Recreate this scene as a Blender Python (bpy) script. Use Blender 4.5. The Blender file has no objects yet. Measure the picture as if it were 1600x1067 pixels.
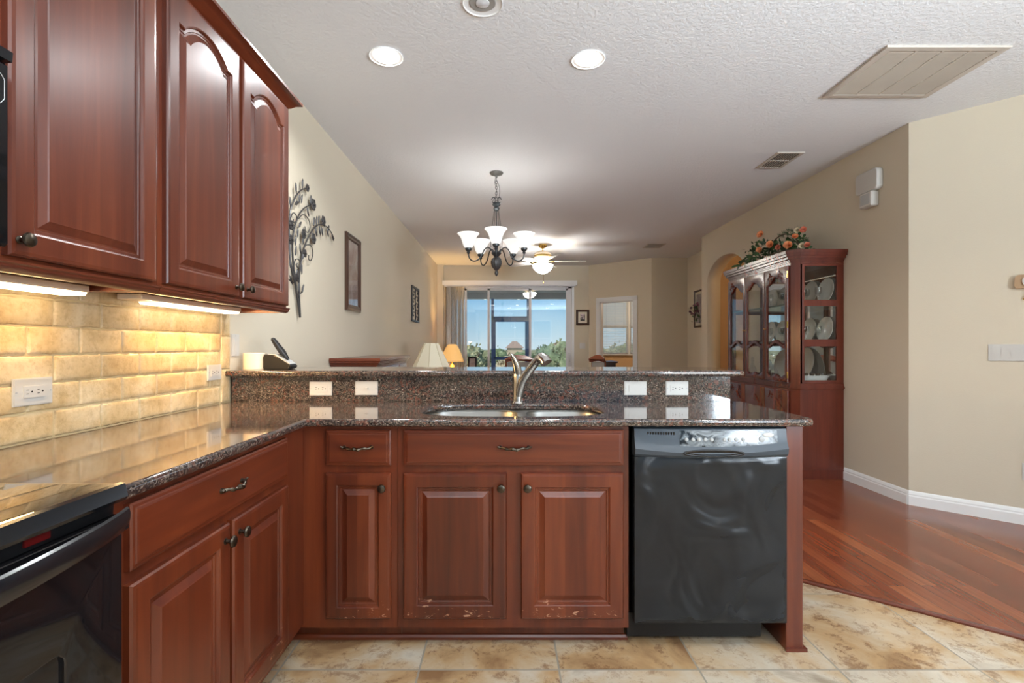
import bpy, bmesh, math, random
from math import pi, sin, cos, radians, sqrt
from mathutils import Vector, Matrix, noise

random.seed(7)
SC = bpy.context.scene
COL = SC.collection

# ------------------------------------------------------------------ camera
F = 782.0
EYE = 1.198
cam_d = bpy.data.cameras.new('camera')
cam_d.sensor_width = 36.0
cam_d.lens = F / 1600 * 36.0
cam_d.shift_x = 11 / 1600
cam_d.shift_y = 6.5 / 1600
cam_d.clip_end = 1000
cam_d.clip_start = 0.05
cam = bpy.data.objects.new('camera', cam_d)
cam.location = (0, 0, EYE)
cam.rotation_euler = (pi / 2, 0, 0)
COL.objects.link(cam)
SC.camera = cam
SC.view_settings.view_transform = 'Standard'
SC.view_settings.look = 'None'
SC.view_settings.gamma = 1
SC.view_settings.use_curve_mapping = False
SC.view_settings.exposure = 0.24

CEIL = 2.881
LW = -1.41      # left wall plane
RW = 3.05       # right wall plane

# ------------------------------------------------------------------ world
world = bpy.data.worlds.new('World')
SC.world = world
world.use_nodes = True
wt = world.node_tree
wt.nodes.clear()
w_out = wt.nodes.new('ShaderNodeOutputWorld')
w_bg = wt.nodes.new('ShaderNodeBackground')
w_tc = wt.nodes.new('ShaderNodeTexCoord')
w_sep = wt.nodes.new('ShaderNodeSeparateXYZ')
w_ramp = wt.nodes.new('ShaderNodeValToRGB')
w_noise = wt.nodes.new('ShaderNodeTexNoise')
w_cr = wt.nodes.new('ShaderNodeValToRGB')
w_mix = wt.nodes.new('ShaderNodeMixRGB')
w_map = wt.nodes.new('ShaderNodeMapping')
e = w_ramp.color_ramp.elements
e[0].position = 0.0
e[0].color = (0.60, 0.74, 0.84, 1)
e[1].position = 0.5
e[1].color = (0.10, 0.30, 0.66, 1)
el = w_ramp.color_ramp.elements.new(0.03); el.color = (0.45, 0.66, 0.82, 1)
el = w_ramp.color_ramp.elements.new(0.12); el.color = (0.18, 0.47, 0.80, 1)
w_map.inputs['Scale'].default_value = (5, 5, 26)
w_noise.inputs['Scale'].default_value = 1.6
w_noise.inputs['Detail'].default_value = 6
w_cr.color_ramp.elements[0].position = 0.66
w_cr.color_ramp.elements[1].position = 0.78
w_mix.inputs[2].default_value = (0.85, 0.9, 0.95, 1)
w_bg.inputs[1].default_value = 0.92
L = wt.links.new
L(w_tc.outputs['Generated'], w_sep.inputs[0])
L(w_sep.outputs['Z'], w_ramp.inputs[0])
L(w_tc.outputs['Generated'], w_map.inputs[0])
L(w_map.outputs[0], w_noise.inputs[0])
L(w_noise.outputs[0], w_cr.inputs[0])
L(w_cr.outputs[0], w_mix.inputs[0])
L(w_ramp.outputs[0], w_mix.inputs[1])
L(w_mix.outputs[0], w_bg.inputs[0])
L(w_bg.outputs[0], w_out.inputs[0])

def light(name, kind, loc, power, color=(1, 1, 1), rot=(0, 0, 0), **kw):
    d = bpy.data.lights.new(name, kind)
    d.energy = power
    d.color = color
    for k, v in kw.items():
        setattr(d, k, v)
    o = bpy.data.objects.new(name, d)
    o.location = loc
    o.rotation_euler = rot
    COL.objects.link(o)
    return o

# sun on the landscape (comes from behind-left of the building; every room is roofed)
light('sun', 'SUN', (0, 0, 30), 4.0, (1, 0.95, 0.86), (radians(38), radians(-30), 0), angle=radians(1))
# unseen fill lights added behind and beside the camera, aimed up at the ceiling
light('nook_ceiling_fill', 'AREA', (0.9, -2.45, 1.45), 130, (0.80, 0.90, 1.0), (radians(90 + 58), 0, 0), shape='RECTANGLE', size=2.6, size_y=1.5, spread=radians(112))
light('front_ceiling_fill', 'AREA', (4.15, -0.9, 1.5), 80, (0.80, 0.90, 1.0), Vector((-.62, .42, .66)).to_track_quat('-Z', 'Y').to_euler(), shape='RECTANGLE', size=1.5, size_y=1.4, spread=radians(110))

light('rear_ceiling_fill', 'AREA', (3.68, -2.42, 1.5), 82, (0.78, 0.89, 1.0), Vector((-.40, .84, .38)).to_track_quat('-Z', 'Y').to_euler(), shape='RECTANGLE', size=1.0, size_y=1.4, spread=radians(88))  # added fill from the rear corner, reaching towards the far ceiling

# ------------------------------------------------------------------ helpers
def srgb(r, g, b):
    f = lambda c: ((c / 255) / 12.92 if c / 255 <= 0.04045 else ((c / 255 + 0.055) / 1.055) ** 2.4)
    return (f(r), f(g), f(b), 1)

class MT:
    """tiny wrapper for node materials"""
    def __init__(s, name, base=(0.8, 0.8, 0.8, 1), rough=0.5, metal=0.0, **kw):
        s.m = bpy.data.materials.new(name)
        s.m.use_nodes = True
        s.t = s.m.node_tree
        s.b = s.t.nodes['Principled BSDF']
        s.out = s.t.nodes['Material Output']
        s.b.inputs['Base Color'].default_value = base
        s.b.inputs['Roughness'].default_value = rough
        s.b.inputs['Metallic'].default_value = metal
        for k, v in kw.items():
            s.b.inputs[k.replace('_', ' ')].default_value = v
    def n(s, kind, **kw):
        nd = s.t.nodes.new('ShaderNode' + kind)
        for k, v in kw.items():
            if k.startswith('i_'):
                nd.inputs[k[2:].replace('_', ' ')].default_value = v
            else:
                setattr(nd, k, v)
        return nd
    def l(s, a, b):
        s.t.links.new(a, b)
    def coord(s, scale=(1, 1, 1), rot=(0, 0, 0), loc=(0, 0, 0), kind='Object'):
        tc = s.n('TexCoord')
        mp = s.n('Mapping')
        mp.inputs['Scale'].default_value = scale
        mp.inputs['Rotation'].default_value = rot
        mp.inputs['Location'].default_value = loc
        s.l(tc.outputs[kind], mp.inputs[0])
        return mp.outputs[0]
    def noise(s, vec, scale, detail=3, rough=0.5, dist=0.0):
        nd = s.n('TexNoise')
        nd.inputs['Scale'].default_value = scale
        nd.inputs['Detail'].default_value = detail
        nd.inputs['Roughness'].default_value = rough
        nd.inputs['Distortion'].default_value = dist
        if vec is not None:
            s.l(vec, nd.inputs['Vector'])
        return nd.outputs[0]
    def ramp(s, fac, stops, interp='LINEAR'):
        r = s.n('ValToRGB')
        r.color_ramp.interpolation = interp
        els = r.color_ramp.elements
        while len(els) < len(stops):
            els.new(0.5)
        for e_, (p, c) in zip(els, stops):
            e_.position = p
            e_.color = c if len(c) == 4 else (*c, 1)
        s.l(fac, r.inputs[0])
        return r.outputs[0]
    def mix(s, fac, a, b, blend='MIX'):
        m = s.n('MixRGB', blend_type=blend)
        for i, v in ((0, fac), (1, a), (2, b)):
            if isinstance(v, (int, float)):
                m.inputs[i].default_value = v
            elif isinstance(v, tuple):
                m.inputs[i].default_value = v if len(v) == 4 else (*v, 1)
            else:
                s.l(v, m.inputs[i])
        return m.outputs[0]
    def bump(s, h, strength=0.3, dist=0.01):
        b = s.n('Bump')
        b.inputs['Strength'].default_value = strength
        b.inputs['Distance'].default_value = dist
        s.l(h, b.inputs['Height'])
        s.l(b.outputs[0], s.b.inputs['Normal'])
    def col(s, c):
        s.l(c, s.b.inputs['Base Color'])

def B(): return bmesh.new()

def box(bm, x0, x1, y0, y1, z0, z1, bev=0.0, seg=1):
    g = bmesh.ops.create_cube(bm, size=1.0)
    vs = g['verts']
    bmesh.ops.scale(bm, vec=(abs(x1 - x0), abs(y1 - y0), abs(z1 - z0)), verts=vs)
    bmesh.ops.translate(bm, vec=((x0 + x1) / 2, (y0 + y1) / 2, (z0 + z1) / 2), verts=vs)
    if bev > 0:
        es = list({ed for v in vs for ed in v.link_edges})
        bmesh.ops.bevel(bm, geom=es, offset=bev, segments=seg, affect='EDGES', profile=0.5)
    return bm

def tube(bm, pts, r, seg=8, cap=True):
    pts = [Vector(p) for p in pts]
    n = len(pts)
    rs = r if isinstance(r, (list, tuple)) else [r] * n
    rings = []
    prev = None
    for i, p in enumerate(pts):
        if i == 0: t = pts[1] - pts[0]
        elif i == n - 1: t = pts[-1] - pts[-2]
        else: t = (pts[i + 1] - pts[i - 1])
        if t.length < 1e-9: t = Vector((0, 0, 1))
        t.normalize()
        if prev is None:
            up = Vector((0, 0, 1)) if abs(t.z) < 0.9 else Vector((1, 0, 0))
            a = t.cross(up).normalized()
        else:
            a = prev - t * prev.dot(t)
            if a.length < 1e-6: a = t.orthogonal()
            a.normalize()
        prev = a
        b = t.cross(a)
        rings.append([bm.verts.new(p + (a * cos(2 * pi * k / seg) + b * sin(2 * pi * k / seg)) * rs[i]) for k in range(seg)])
    for i in range(n - 1):
        for k in range(seg):
            bm.faces.new((rings[i][k], rings[i][(k + 1) % seg], rings[i + 1][(k + 1) % seg], rings[i + 1][k]))
    if cap:
        bm.faces.new(rings[0][::-1]); bm.faces.new(rings[-1])
    return bm

def bez(p0, p1, p2, p3, n=10):
    p0, p1, p2, p3 = map(Vector, (p0, p1, p2, p3))
    return [(1 - t) ** 3 * p0 + 3 * (1 - t) ** 2 * t * p1 + 3 * (1 - t) * t * t * p2 + t ** 3 * p3 for t in [i / n for i in range(n + 1)]]

def lathe(bm, prof, c=(0, 0, 0), seg=24, axis='z', sy=1.0, flute=0.0, nf=0, twist=0.0):
    """prof: list of (radius, height)"""
    c = Vector(c)
    rings = []
    z0 = prof[0][1]
    for (r, h) in prof:
        ring = []
        for k in range(seg):
            a = 2 * pi * k / seg
            rr = r * (1 + flute * cos(nf * (a + twist * (h - z0)))) if nf else r
            if axis == 'z': v = Vector((rr * cos(a), rr * sy * sin(a), h))
            elif axis == 'y': v = Vector((rr * cos(a), h, rr * sin(a)))
            else: v = Vector((h, rr * cos(a), rr * sin(a)))
            ring.append(bm.verts.new(c + v))
        rings.append(ring)
    for i in range(len(prof) - 1):
        for k in range(seg):
            try: bm.faces.new((rings[i][k], rings[i][(k + 1) % seg], rings[i + 1][(k + 1) % seg], rings[i + 1][k]))
            except ValueError: pass
    if prof[0][0] > 1e-6: bm.faces.new(rings[0][::-1])
    if prof[-1][0] > 1e-6: bm.faces.new(rings[-1])
    bmesh.ops.remove_doubles(bm, verts=[v for r_ in (rings[0], rings[-1]) for v in r_], dist=1e-6)
    return bm

def prism(bm, poly, fn, d0, d1):
    """poly of (u,w); fn(u,w,d)->xyz"""
    a = [bm.verts.new(fn(u, w, d0)) for u, w in poly]
    b = [bm.verts.new(fn(u, w, d1)) for u, w in poly]
    n = len(poly)
    bm.faces.new(a[::-1]); bm.faces.new(b)
    for i in range(n):
        bm.faces.new((a[i], a[(i + 1) % n], b[(i + 1) % n], b[i]))
    return bm

def grid_smooth(me, ang=28):
    for p in me.polygons: p.use_smooth = True
    try: me.set_sharp_from_angle(angle=radians(ang))
    except Exception: pass

def setup_obj(name, me, mat, parent=None, smooth=True):
    if mat is not None and not me.materials:
        me.materials.append(mat.m if isinstance(mat, MT) else mat)
    if smooth: grid_smooth(me)
    o = bpy.data.objects.new(name, me)
    COL.objects.link(o)
    if parent is not None:
        root = parent
        while root.parent: root = root.parent
        mw = Matrix.Translation(root.location) @ Matrix.Rotation(root.rotation_euler.z, 4, 'Z')
        me.transform(mw.inverted())
        o.parent = parent
    return o

def obj(name, bm, mat, parent=None, smooth=True, label=None, keep=False, ang=28):
    if not keep:
        bmesh.ops.recalc_face_normals(bm, faces=bm.faces[:])
    me = bpy.data.meshes.new(name)
    bm.to_mesh(me)
    bm.free()
    o = setup_obj(name, me, mat, parent, smooth)
    if ang != 28: grid_smooth(me, ang)
    if label: o['label'] = label
    return o

def thing(name, label, cat, loc=(0, 0, 0), group=None, rz=0.0):
    o = bpy.data.objects.new(name, None)
    o.empty_display_size = 0.1
    o.location = loc
    o.rotation_euler.z = rz
    COL.objects.link(o)
    o['label'] = label; o['category'] = cat
    if group: o['group'] = group
    return o

def center_origin(o):
    me = o.data
    zs = [v.co for v in me.vertices]
    c = Vector(((min(v.x for v in zs) + max(v.x for v in zs)) / 2, (min(v.y for v in zs) + max(v.y for v in zs)) / 2, min(v.z for v in zs)))
    me.transform(Matrix.Translation(-c))
    o.location = o.location + c

def islands(bm):
    """split a bmesh into its loose pieces"""
    bm.verts.ensure_lookup_table(); seen = set(); out = []
    for v0 in bm.verts:
        if v0 in seen: continue
        st_ = [v0]; seen.add(v0); comp = []
        while st_:
            v = st_.pop(); comp.append(v)
            for e_ in v.link_edges:
                o_ = e_.other_vert(v)
                if o_ not in seen: seen.add(o_); st_.append(o_)
        nb = bmesh.new(); mp = {v: nb.verts.new(v.co) for v in comp}
        for f in {f for v in comp for f in v.link_faces}: nb.faces.new([mp[v] for v in f.verts])
        out.append(nb)
    bm.free(); return out

def crisp_top(o):
    me = o.data; nz = [abs(p.normal.z) > .9995 for p in me.polygons]
    ef = {}
    for p in me.polygons:
        for k in p.edge_keys: ef.setdefault(k, []).append(nz[p.index])
    for e_ in me.edges:
        f = ef.get(e_.key, [])
        if any(f) and not all(f): e_.use_edge_sharp = True

def objs(name, bm, mat, parent=None, smooth=True):
    return [obj(name, b_, mat, parent, smooth) for b_ in islands(bm)]

def single(name, bm, mat, label, cat, group=None, smooth=True, keep=False):
    o = obj(name, bm, mat, None, smooth, None, keep)
    center_origin(o)
    o['label'] = label; o['category'] = cat
    if group: o['group'] = group
    return o

def struct(name, bm, mat, parent=None, smooth=False):
    o = obj(name, bm, mat, parent, smooth)
    if parent is None: o['kind'] = 'structure'
    return o

def copy_tree(o, loc=None, label=None, group=None, parent=None, rz=None):
    c = o.copy(); COL.objects.link(c)
    if parent is not None: c.parent = parent
    if loc is not None: c.location = loc
    if rz is not None: c.rotation_euler.z = rz
    if label: c['label'] = label
    if group: c['group'] = group
    for ch in list(o.children): copy_tree(ch, parent=c)
    return c

def plate(loops, thick, bev=0.0, fn=None, res=2):
    """filled 2D outline with holes -> bmesh; local z from 0..thick, fn maps (x,y,z)->world"""
    cu = bpy.data.curves.new('tmp', 'CURVE')
    cu.dimensions = '2D'
    cu.fill_mode = 'BOTH'
    cu.extrude = max(thick / 2 - bev, 0.00001)
    cu.bevel_depth = bev
    cu.bevel_resolution = res
    cu.offset = -bev
    for lp in loops:
        sp = cu.splines.new('POLY')
        sp.points.add(len(lp) - 1)
        for p, q in zip(sp.points, lp): p.co = (q[0], q[1], 0, 1)
        sp.use_cyclic_u = True
    o = bpy.data.objects.new('tmp', cu)
    COL.objects.link(o)
    bpy.context.view_layer.update()
    me = bpy.data.meshes.new_from_object(o.evaluated_get(bpy.context.evaluated_depsgraph_get()))
    bpy.data.objects.remove(o); bpy.data.curves.remove(cu)
    bm = bmesh.new(); bm.from_mesh(me); bpy.data.meshes.remove(me)
    bmesh.ops.remove_doubles(bm, verts=bm.verts[:], dist=1e-5)
    if fn:
        for v in bm.verts:
            v.co = Vector(fn(v.co.x, v.co.y, v.co.z + thick / 2))
    else:
        for v in bm.verts: v.co.z += thick / 2
    return bm

def rrect(x0, x1, y0, y1, r, n=5):
    pts = []
    for cx, cy, a0 in ((x1 - r, y1 - r, 0), (x0 + r, y1 - r, pi / 2), (x0 + r, y0 + r, pi), (x1 - r, y0 + r, 3 * pi / 2)):
        for i in range(n + 1):
            a = a0 + pi / 2 * i / n
            pts.append((cx + r * cos(a), cy + r * sin(a)))
    return pts

# mappings from (u, w, d): u along the face, w up, d outwards
def faceX(x): return lambda u, w, d: (x + d, u, w)          # faces +X
def faceNX(x): return lambda u, w, d: (x - d, u, w)         # faces -X
def faceNY(y): return lambda u, w, d: (u, y - d, w)         # faces the camera
def faceDown(z): return lambda u, w, d: (u, w, z - d)
def faceLine(p, q):
    """face of a vertical wall from p to q (2D), outward = towards camera side (left-hand normal)"""
    p = Vector(p); q = Vector(q); t = (q - p).normalized(); nrm = Vector((t.y, -t.x))
    return lambda u, w, d: (p.x + t.x * u + nrm.x * d, p.y + t.y * u + nrm.y * d, w)

def loops_panel(bm, u0, u1, w0, w1, prof, fn, arch=0.0, back=0.0, K=40):
    """raised-panel door. prof: list (inset, depth, archfactor)"""
    rings = []
    for (i, d, af) in prof:
        a0, a1, b0, b1 = u0 + i, u1 - i, w0 + i, w1 - i
        pts = []
        for k in range(K): pts.append((a0 + (a1 - a0) * k / K, b0))
        for k in range(4): pts.append((a1, b0 + (b1 - arch * af - b0) * k / 4))
        for k in range(K):
            s = k / K
            # flat shoulder then arch
            x = a1 + (a0 - a1) * s
            q = min(1, max(0, (s - 0.10) / 0.8)) if af else 0
            pts.append((x, b1 - arch * af + arch * af * (sin(pi * q) ** 0.75 if q > 0 and q < 1 else 0)))
        for k in range(4): pts.append((a0, b1 - arch * af + (b0 - b1 + arch * af) * k / 4))
        rings.append([bm.verts.new(fn(x, y, d)) for x, y in pts])
    n = len(rings[0])
    for r0, r1 in zip(rings, rings[1:]):
        for k in range(n):
            bm.faces.new((r0[k], r0[(k + 1) % n], r1[(k + 1) % n], r1[k]))
    bm.faces.new(rings[-1]); bm.faces.new(rings[0][::-1])
    return bm
# ------------------------------------------------------------------ materials
def wood(name, dark, mid, light_, axis='z', rough=0.32, coat=0.35, boards=0.0, wear=0.0, seed=0.0, bscale=1.0):
    m = MT(name, rough=rough)
    m.b.inputs['Coat Weight'].default_value = coat * .6
    m.b.inputs['Coat Roughness'].default_value = 0.24
    sc = {'z': (26, 26, 1.6), 'y': (26, 1.6, 26), 'x': (1.6, 26, 26)}[axis]
    v = m.coord(scale=sc, loc=(seed, seed * 1.7, seed * 0.3))
    g = m.noise(v, 1.0, 6, 0.62, 0.6)
    g2 = m.noise(m.coord(scale=tuple(c * 0.16 for c in sc), loc=(seed, 3, 1)), 1.0, 3, 0.5, 1.2)
    c = m.ramp(g, [(0.25, dark), (0.5, mid), (0.8, light_)])
    c2 = m.ramp(g2, [(0.3, dark), (0.55, mid), (0.75, light_)])
    c = m.mix(0.55, c, c2)
    if boards:
        # glued-up boards of slightly different tone across the panel
        tc = m.n('TexCoord'); sp = m.n('SeparateXYZ'); m.l(tc.outputs['Object'], sp.inputs[0])
        ad = m.n('Math', operation='ADD')
        m.l(sp.outputs['X'], ad.inputs[0]); m.l(sp.outputs['Y'], ad.inputs[1])
        if axis == 'x': m.l(sp.outputs['Z'], ad.inputs[0])
        dv = m.n('Math', operation='DIVIDE'); m.l(ad.outputs[0], dv.inputs[0]); dv.inputs[1].default_value = boards
        off = m.n('Math', operation='ADD'); m.l(dv.outputs[0], off.inputs[0]); off.inputs[1].default_value = seed
        fl = m.n('Math', operation='FLOOR'); m.l(off.outputs[0], fl.inputs[0])
        wn = m.n('TexWhiteNoise', noise_dimensions='1D'); m.l(fl.outputs[0], wn.inputs['W'])
        k = m.ramp(wn.outputs[0], [(0, (0.66, 0.60, 0.56)), (0.5, (.95, .95, .95)), (1, (1.15, 1.25, 1.25))])
        c = m.mix(0.75, c, k, 'MULTIPLY')
    if wear:
        # scuffs and chips in the finish near the door bottoms
        tc = m.n('TexCoord'); sp = m.n('SeparateXYZ'); m.l(tc.outputs['Object'], sp.inputs[0])
        wz = m.n('MapRange'); wz.inputs[1].default_value = 0.34; wz.inputs[2].default_value = 0.14; wz.inputs[3].default_value = 0.0; wz.inputs[4].default_value = 1.0
        m.l(sp.outputs['Z'], wz.inputs[0])
        nn = m.noise(m.coord(scale=(26, 26, 60), loc=(seed, 0, 2)), 1.0, 5, 0.7, 0.4)
        ml = m.n('Math', operation='MULTIPLY'); m.l(nn, ml.inputs[0])
        mm = m.n('Math', operation='MULTIPLY_ADD'); m.l(wz.outputs[0], mm.inputs[0]); mm.inputs[1].default_value = 0.31 * wear; mm.inputs[2].default_value = 0.71
        m.l(mm.outputs[0], ml.inputs[1])
        wr = m.ramp(ml.outputs[0], [(0.60, (0, 0, 0)), (0.625, (1, 1, 1))])
        c = m.mix(m.mix(0.7, (0, 0, 0), wr), c, srgb(196, 150, 120))
    m.col(c)
    m.bump(g, 0.04, 0.002)
    return m

CH_D, CH_M, CH_L = srgb(66, 25, 12), srgb(97, 40, 19), srgb(130, 63, 31)
M = {}
M['cherry_v'] = wood('cherry_vertical', CH_D, CH_M, CH_L, 'z')
M['cherry_h'] = wood('cherry_horizontal', CH_D, CH_M, CH_L, 'x', seed=2)
M['cherry_hy'] = wood('cherry_horizontal_y', CH_D, CH_M, CH_L, 'y', seed=3)
M['cherry_panel'] = wood('cherry_panel', CH_D, CH_M, CH_L, 'z', boards=0.085, wear=1.0, seed=5.2)
M['cherry_panel_up'] = wood('cherry_panel_upper', CH_D, srgb(96, 42, 24), srgb(128, 66, 40), 'z', boards=0.075, seed=8.4)
M['mahogany'] = wood('mahogany', srgb(56, 20, 15), srgb(96, 40, 28), srgb(120, 56, 38), 'z', rough=0.25, coat=0.7, seed=4)
M['mahogany_side'] = wood('mahogany_side', srgb(66, 24, 14), srgb(104, 44, 28), srgb(126, 60, 38), 'z', rough=0.3, coat=0.3, seed=6)
M['red_wood'] = wood('red_wood', srgb(84, 36, 24), srgb(112, 52, 34), srgb(134, 68, 46), 'x', rough=0.25, coat=0.5, seed=9)
M['dark_wood'] = wood('dark_wood', srgb(30, 20, 16), srgb(48, 32, 24), srgb(64, 44, 34), 'x', rough=0.35, seed=1)
M['frame_brown'] = wood('frame_brown', srgb(50, 32, 24), srgb(78, 52, 40), srgb(100, 70, 54), 'z', rough=0.35, seed=1)

def paint(name, col, bscale=90, bstr=0.15, rough=0.85, dist=0.004):
    m = MT(name, col, rough)
    v = m.coord()
    h = m.noise(v, bscale, 3, 0.55)
    m.bump(h, bstr, dist)
    n2 = m.noise(v, 1.3, 2)
    c = m.ramp(n2, [(0.3, tuple(x * 0.97 for x in col[:3])), (0.7, col)])
    m.col(c)
    return m
WALLC = srgb(206, 195, 174)
M['wall'] = paint('wall_paint', WALLC, 110, 0.18)
M['wall_orange'] = paint('wall_paint_hall', srgb(214, 180, 138), 110, 0.15)
m = MT('ceiling_paint', srgb(226, 227, 228), 0.9)
v = m.coord()
h1 = m.noise(v, 42, 4, 0.6, 0.3)
hr = m.ramp(h1, [(0.42, (0, 0, 0)), (0.56, (1, 1, 1))])
m.bump(hr, 0.3, 0.004)
M['ceiling'] = m
M['white_paint'] = MT('white_paint', srgb(232, 232, 230), 0.4)
M['white_trim'] = MT('white_trim', srgb(222, 224, 226), 0.45)
M['lanai'] = paint('lanai_stucco', srgb(205, 203, 200), 60, 0.2)

# floor tile: 0.517 x 0.565 grid
m = MT('floor_tile_travertine', rough=0.32)
tc = m.n('TexCoord'); sp = m.n('SeparateXYZ'); m.l(tc.outputs['Object'], sp.inputs[0])
def cell(axis, off, pitch):
    a = m.n('Math', operation='SUBTRACT'); m.l(sp.outputs[axis], a.inputs[0]); a.inputs[1].default_value = off
    d = m.n('Math', operation='DIVIDE'); m.l(a.outputs[0], d.inputs[0]); d.inputs[1].default_value = pitch
    f = m.n('Math', operation='FLOOR'); m.l(d.outputs[0], f.inputs[0])
    fr = m.n('Math', operation='FRACT'); m.l(d.outputs[0], fr.inputs[0])
    s1 = m.n('Math', operation='SUBTRACT'); m.l(fr.outputs[0], s1.inputs[0]); s1.inputs[1].default_value = 0.5
    ab = m.n('Math', operation='ABSOLUTE'); m.l(s1.outputs[0], ab.inputs[0])
    g = m.n('Math', operation='GREATER_THAN'); m.l(ab.outputs[0], g.inputs[0]); g.inputs[1].default_value = 0.5 - 0.0035 / pitch
    return f.outputs[0], g.outputs[0]
fx, gx = cell('X', 0.2, 0.517)
fy, gy = cell('Y', 1.85, 0.565)
cb = m.n('CombineXYZ'); m.l(fx, cb.inputs[0]); m.l(fy, cb.inputs[1])
wn = m.n('TexWhiteNoise', noise_dimensions='3D'); m.l(cb.outputs[0], wn.inputs[0])
sc_ = m.n('VectorMath', operation='MULTIPLY_ADD'); m.l(wn.outputs['Color'], sc_.inputs[0]); sc_.inputs[1].default_value = (9, 9, 9); m.l(tc.outputs['Object'], sc_.inputs[2])
n1 = m.noise(sc_.outputs[0], 2.6, 5, 0.6, 0.6)
n2 = m.noise(sc_.outputs[0], 12, 10, 0.82, 0.3)
c1 = m.ramp(n1, [(0.30, srgb(138, 104, 72)), (0.42, srgb(178, 146, 106)), (0.52, srgb(188, 167, 138)), (0.62, srgb(196, 186, 168)), (0.74, srgb(150, 136, 118))])
vein = m.ramp(n2, [(0.42, (1, 1, 1)), (0.48, (0, 0, 0))])
vm = m.ramp(n1, [(0.45, (1, 1, 1)), (0.6, (0.45, 0.45, 0.45))])
vv = m.mix(1.0, vein, vm, 'MULTIPLY')
c2 = m.mix(m.mix(0.85, (0, 0, 0), vv), c1, srgb(128, 92, 62))
spk = m.ramp(m.noise(sc_.outputs[0], 46, 4, 0.7), [(0.60, (0, 0, 0)), (0.68, (1, 1, 1))])
c2 = m.mix(m.mix(1, spk, m.mix(0.3, (0, 0, 0), vein), 'MULTIPLY'), c2, srgb(232, 222, 206))
gmx = m.n('Math', operation='MAXIMUM'); m.l(gx, gmx.inputs[0]); m.l(gy, gmx.inputs[1])
c3 = m.mix(gmx.outputs[0], c2, srgb(150, 143, 130))
m.col(c3)
inv = m.n('Math', operation='SUBTRACT'); inv.inputs[0].default_value = 1; m.l(gmx.outputs[0], inv.inputs[1])
hh = m.n('Math', operation='MULTIPLY_ADD'); m.l(n2, hh.inputs[0]); hh.inputs[1].default_value = 0.25; m.l(inv.outputs[0], hh.inputs[2])
m.bump(hh.outputs[0], 0.35, 0.003)
M['floor_tile'] = m

# hardwood floor, planks along Y
m = MT('hardwood_floor', rough=0.24)
m.b.inputs['Coat Weight'].default_value = 0.25
m.b.inputs['Coat Roughness'].default_value = 0.15
vb = m.coord(rot=(0, 0, radians(-90)))
br = m.n('TexBrick', offset=0.37, offset_frequency=2)
br.inputs['Scale'].default_value = 1.0
br.inputs['Brick Width'].default_value = 0.95
br.inputs['Row Height'].default_value = 0.083
br.inputs['Mortar Size'].default_value = 0.0012
br.inputs['Mortar Smooth'].default_value = 0.2
br.inputs['Bias'].default_value = 0.0
br.inputs['Color1'].default_value = (0, 0, 0, 1)
br.inputs['Color2'].default_value = (1, 1, 1, 1)
br.inputs['Mortar'].default_value = (0.2, 0.2, 0.2, 1)
m.l(vb, br.inputs['Vector'])
gsc = m.coord(scale=(34, 1.5, 1))
add = m.n('VectorMath', operation='MULTIPLY_ADD'); m.l(br.outputs['Color'], add.inputs[0]); add.inputs[1].default_value = (30, 30, 30); m.l(gsc, add.inputs[2])
g = m.noise(add.outputs[0], 1.0, 6, 0.6, 0.8)
tone = m.ramp(br.outputs['Color'], [(0.0, srgb(108, 50, 31)), (0.35, srgb(136, 70, 42)), (0.65, srgb(122, 58, 37)), (1.0, srgb(160, 90, 54))])
gr = m.ramp(g, [(0.3, (0.62, 0.55, 0.5)), (0.6, (1, 1, 1)), (0.85, (1.1, 1.08, 1.0))])
cc = m.mix(0.85, tone, gr, 'MULTIPLY')
cc = m.mix(br.outputs['Fac'], cc, srgb(60, 26, 14))
m.col(cc)
M['hardwood'] = m

# granite
m = MT('granite_brown', rough=0.09)
m.b.inputs['Specular IOR Level'].default_value = 0.6
m.b.inputs['Coat Weight'].default_value = 0.5
m.b.inputs['Coat Roughness'].default_value = 0.03
v = m.coord()
dn = m.n('TexNoise'); dn.inputs['Scale'].default_value = 30; m.l(v, dn.inputs['Vector'])
dm = m.n('VectorMath', operation='MULTIPLY_ADD'); m.l(dn.outputs['Color'], dm.inputs[0]); dm.inputs[1].default_value = (0.02, 0.02, 0.02); m.l(v, dm.inputs[2])
vo = m.n('TexVoronoi'); vo.inputs['Scale'].default_value = 230; m.l(dm.outputs[0], vo.inputs['Vector'])
cellc = m.ramp(vo.outputs['Color'], [(0.0, srgb(26, 23, 23)), (0.25, srgb(54, 45, 41)), (0.45, srgb(90, 78, 70)), (0.68, srgb(46, 40, 40)), (0.82, srgb(124, 112, 102)), (0.93, srgb(158, 144, 130))], 'CONSTANT')
vo2 = m.n('TexVoronoi'); vo2.inputs['Scale'].default_value = 95; m.l(dm.outputs[0], vo2.inputs['Vector'])
redm = m.ramp(vo2.outputs['Color'], [(0.0, (0, 0, 0)), (0.68, (0, 0, 0)), (0.70, (1, 1, 1))], 'CONSTANT')
redc = m.ramp(m.noise(v, 80, 3), [(0.35, srgb(78, 44, 36)), (0.6, srgb(116, 72, 58))])
big = m.ramp(m.noise(v, 7, 3), [(0.36, (0.15, 0.15, 0.15)), (0.62, (1, 1, 1))])
rm = m.mix(1.0, redm, big, 'MULTIPLY')
m.col(m.mix(m.mix(0.85, (0, 0, 0), rm), cellc, redc))
M['granite'] = m

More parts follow.
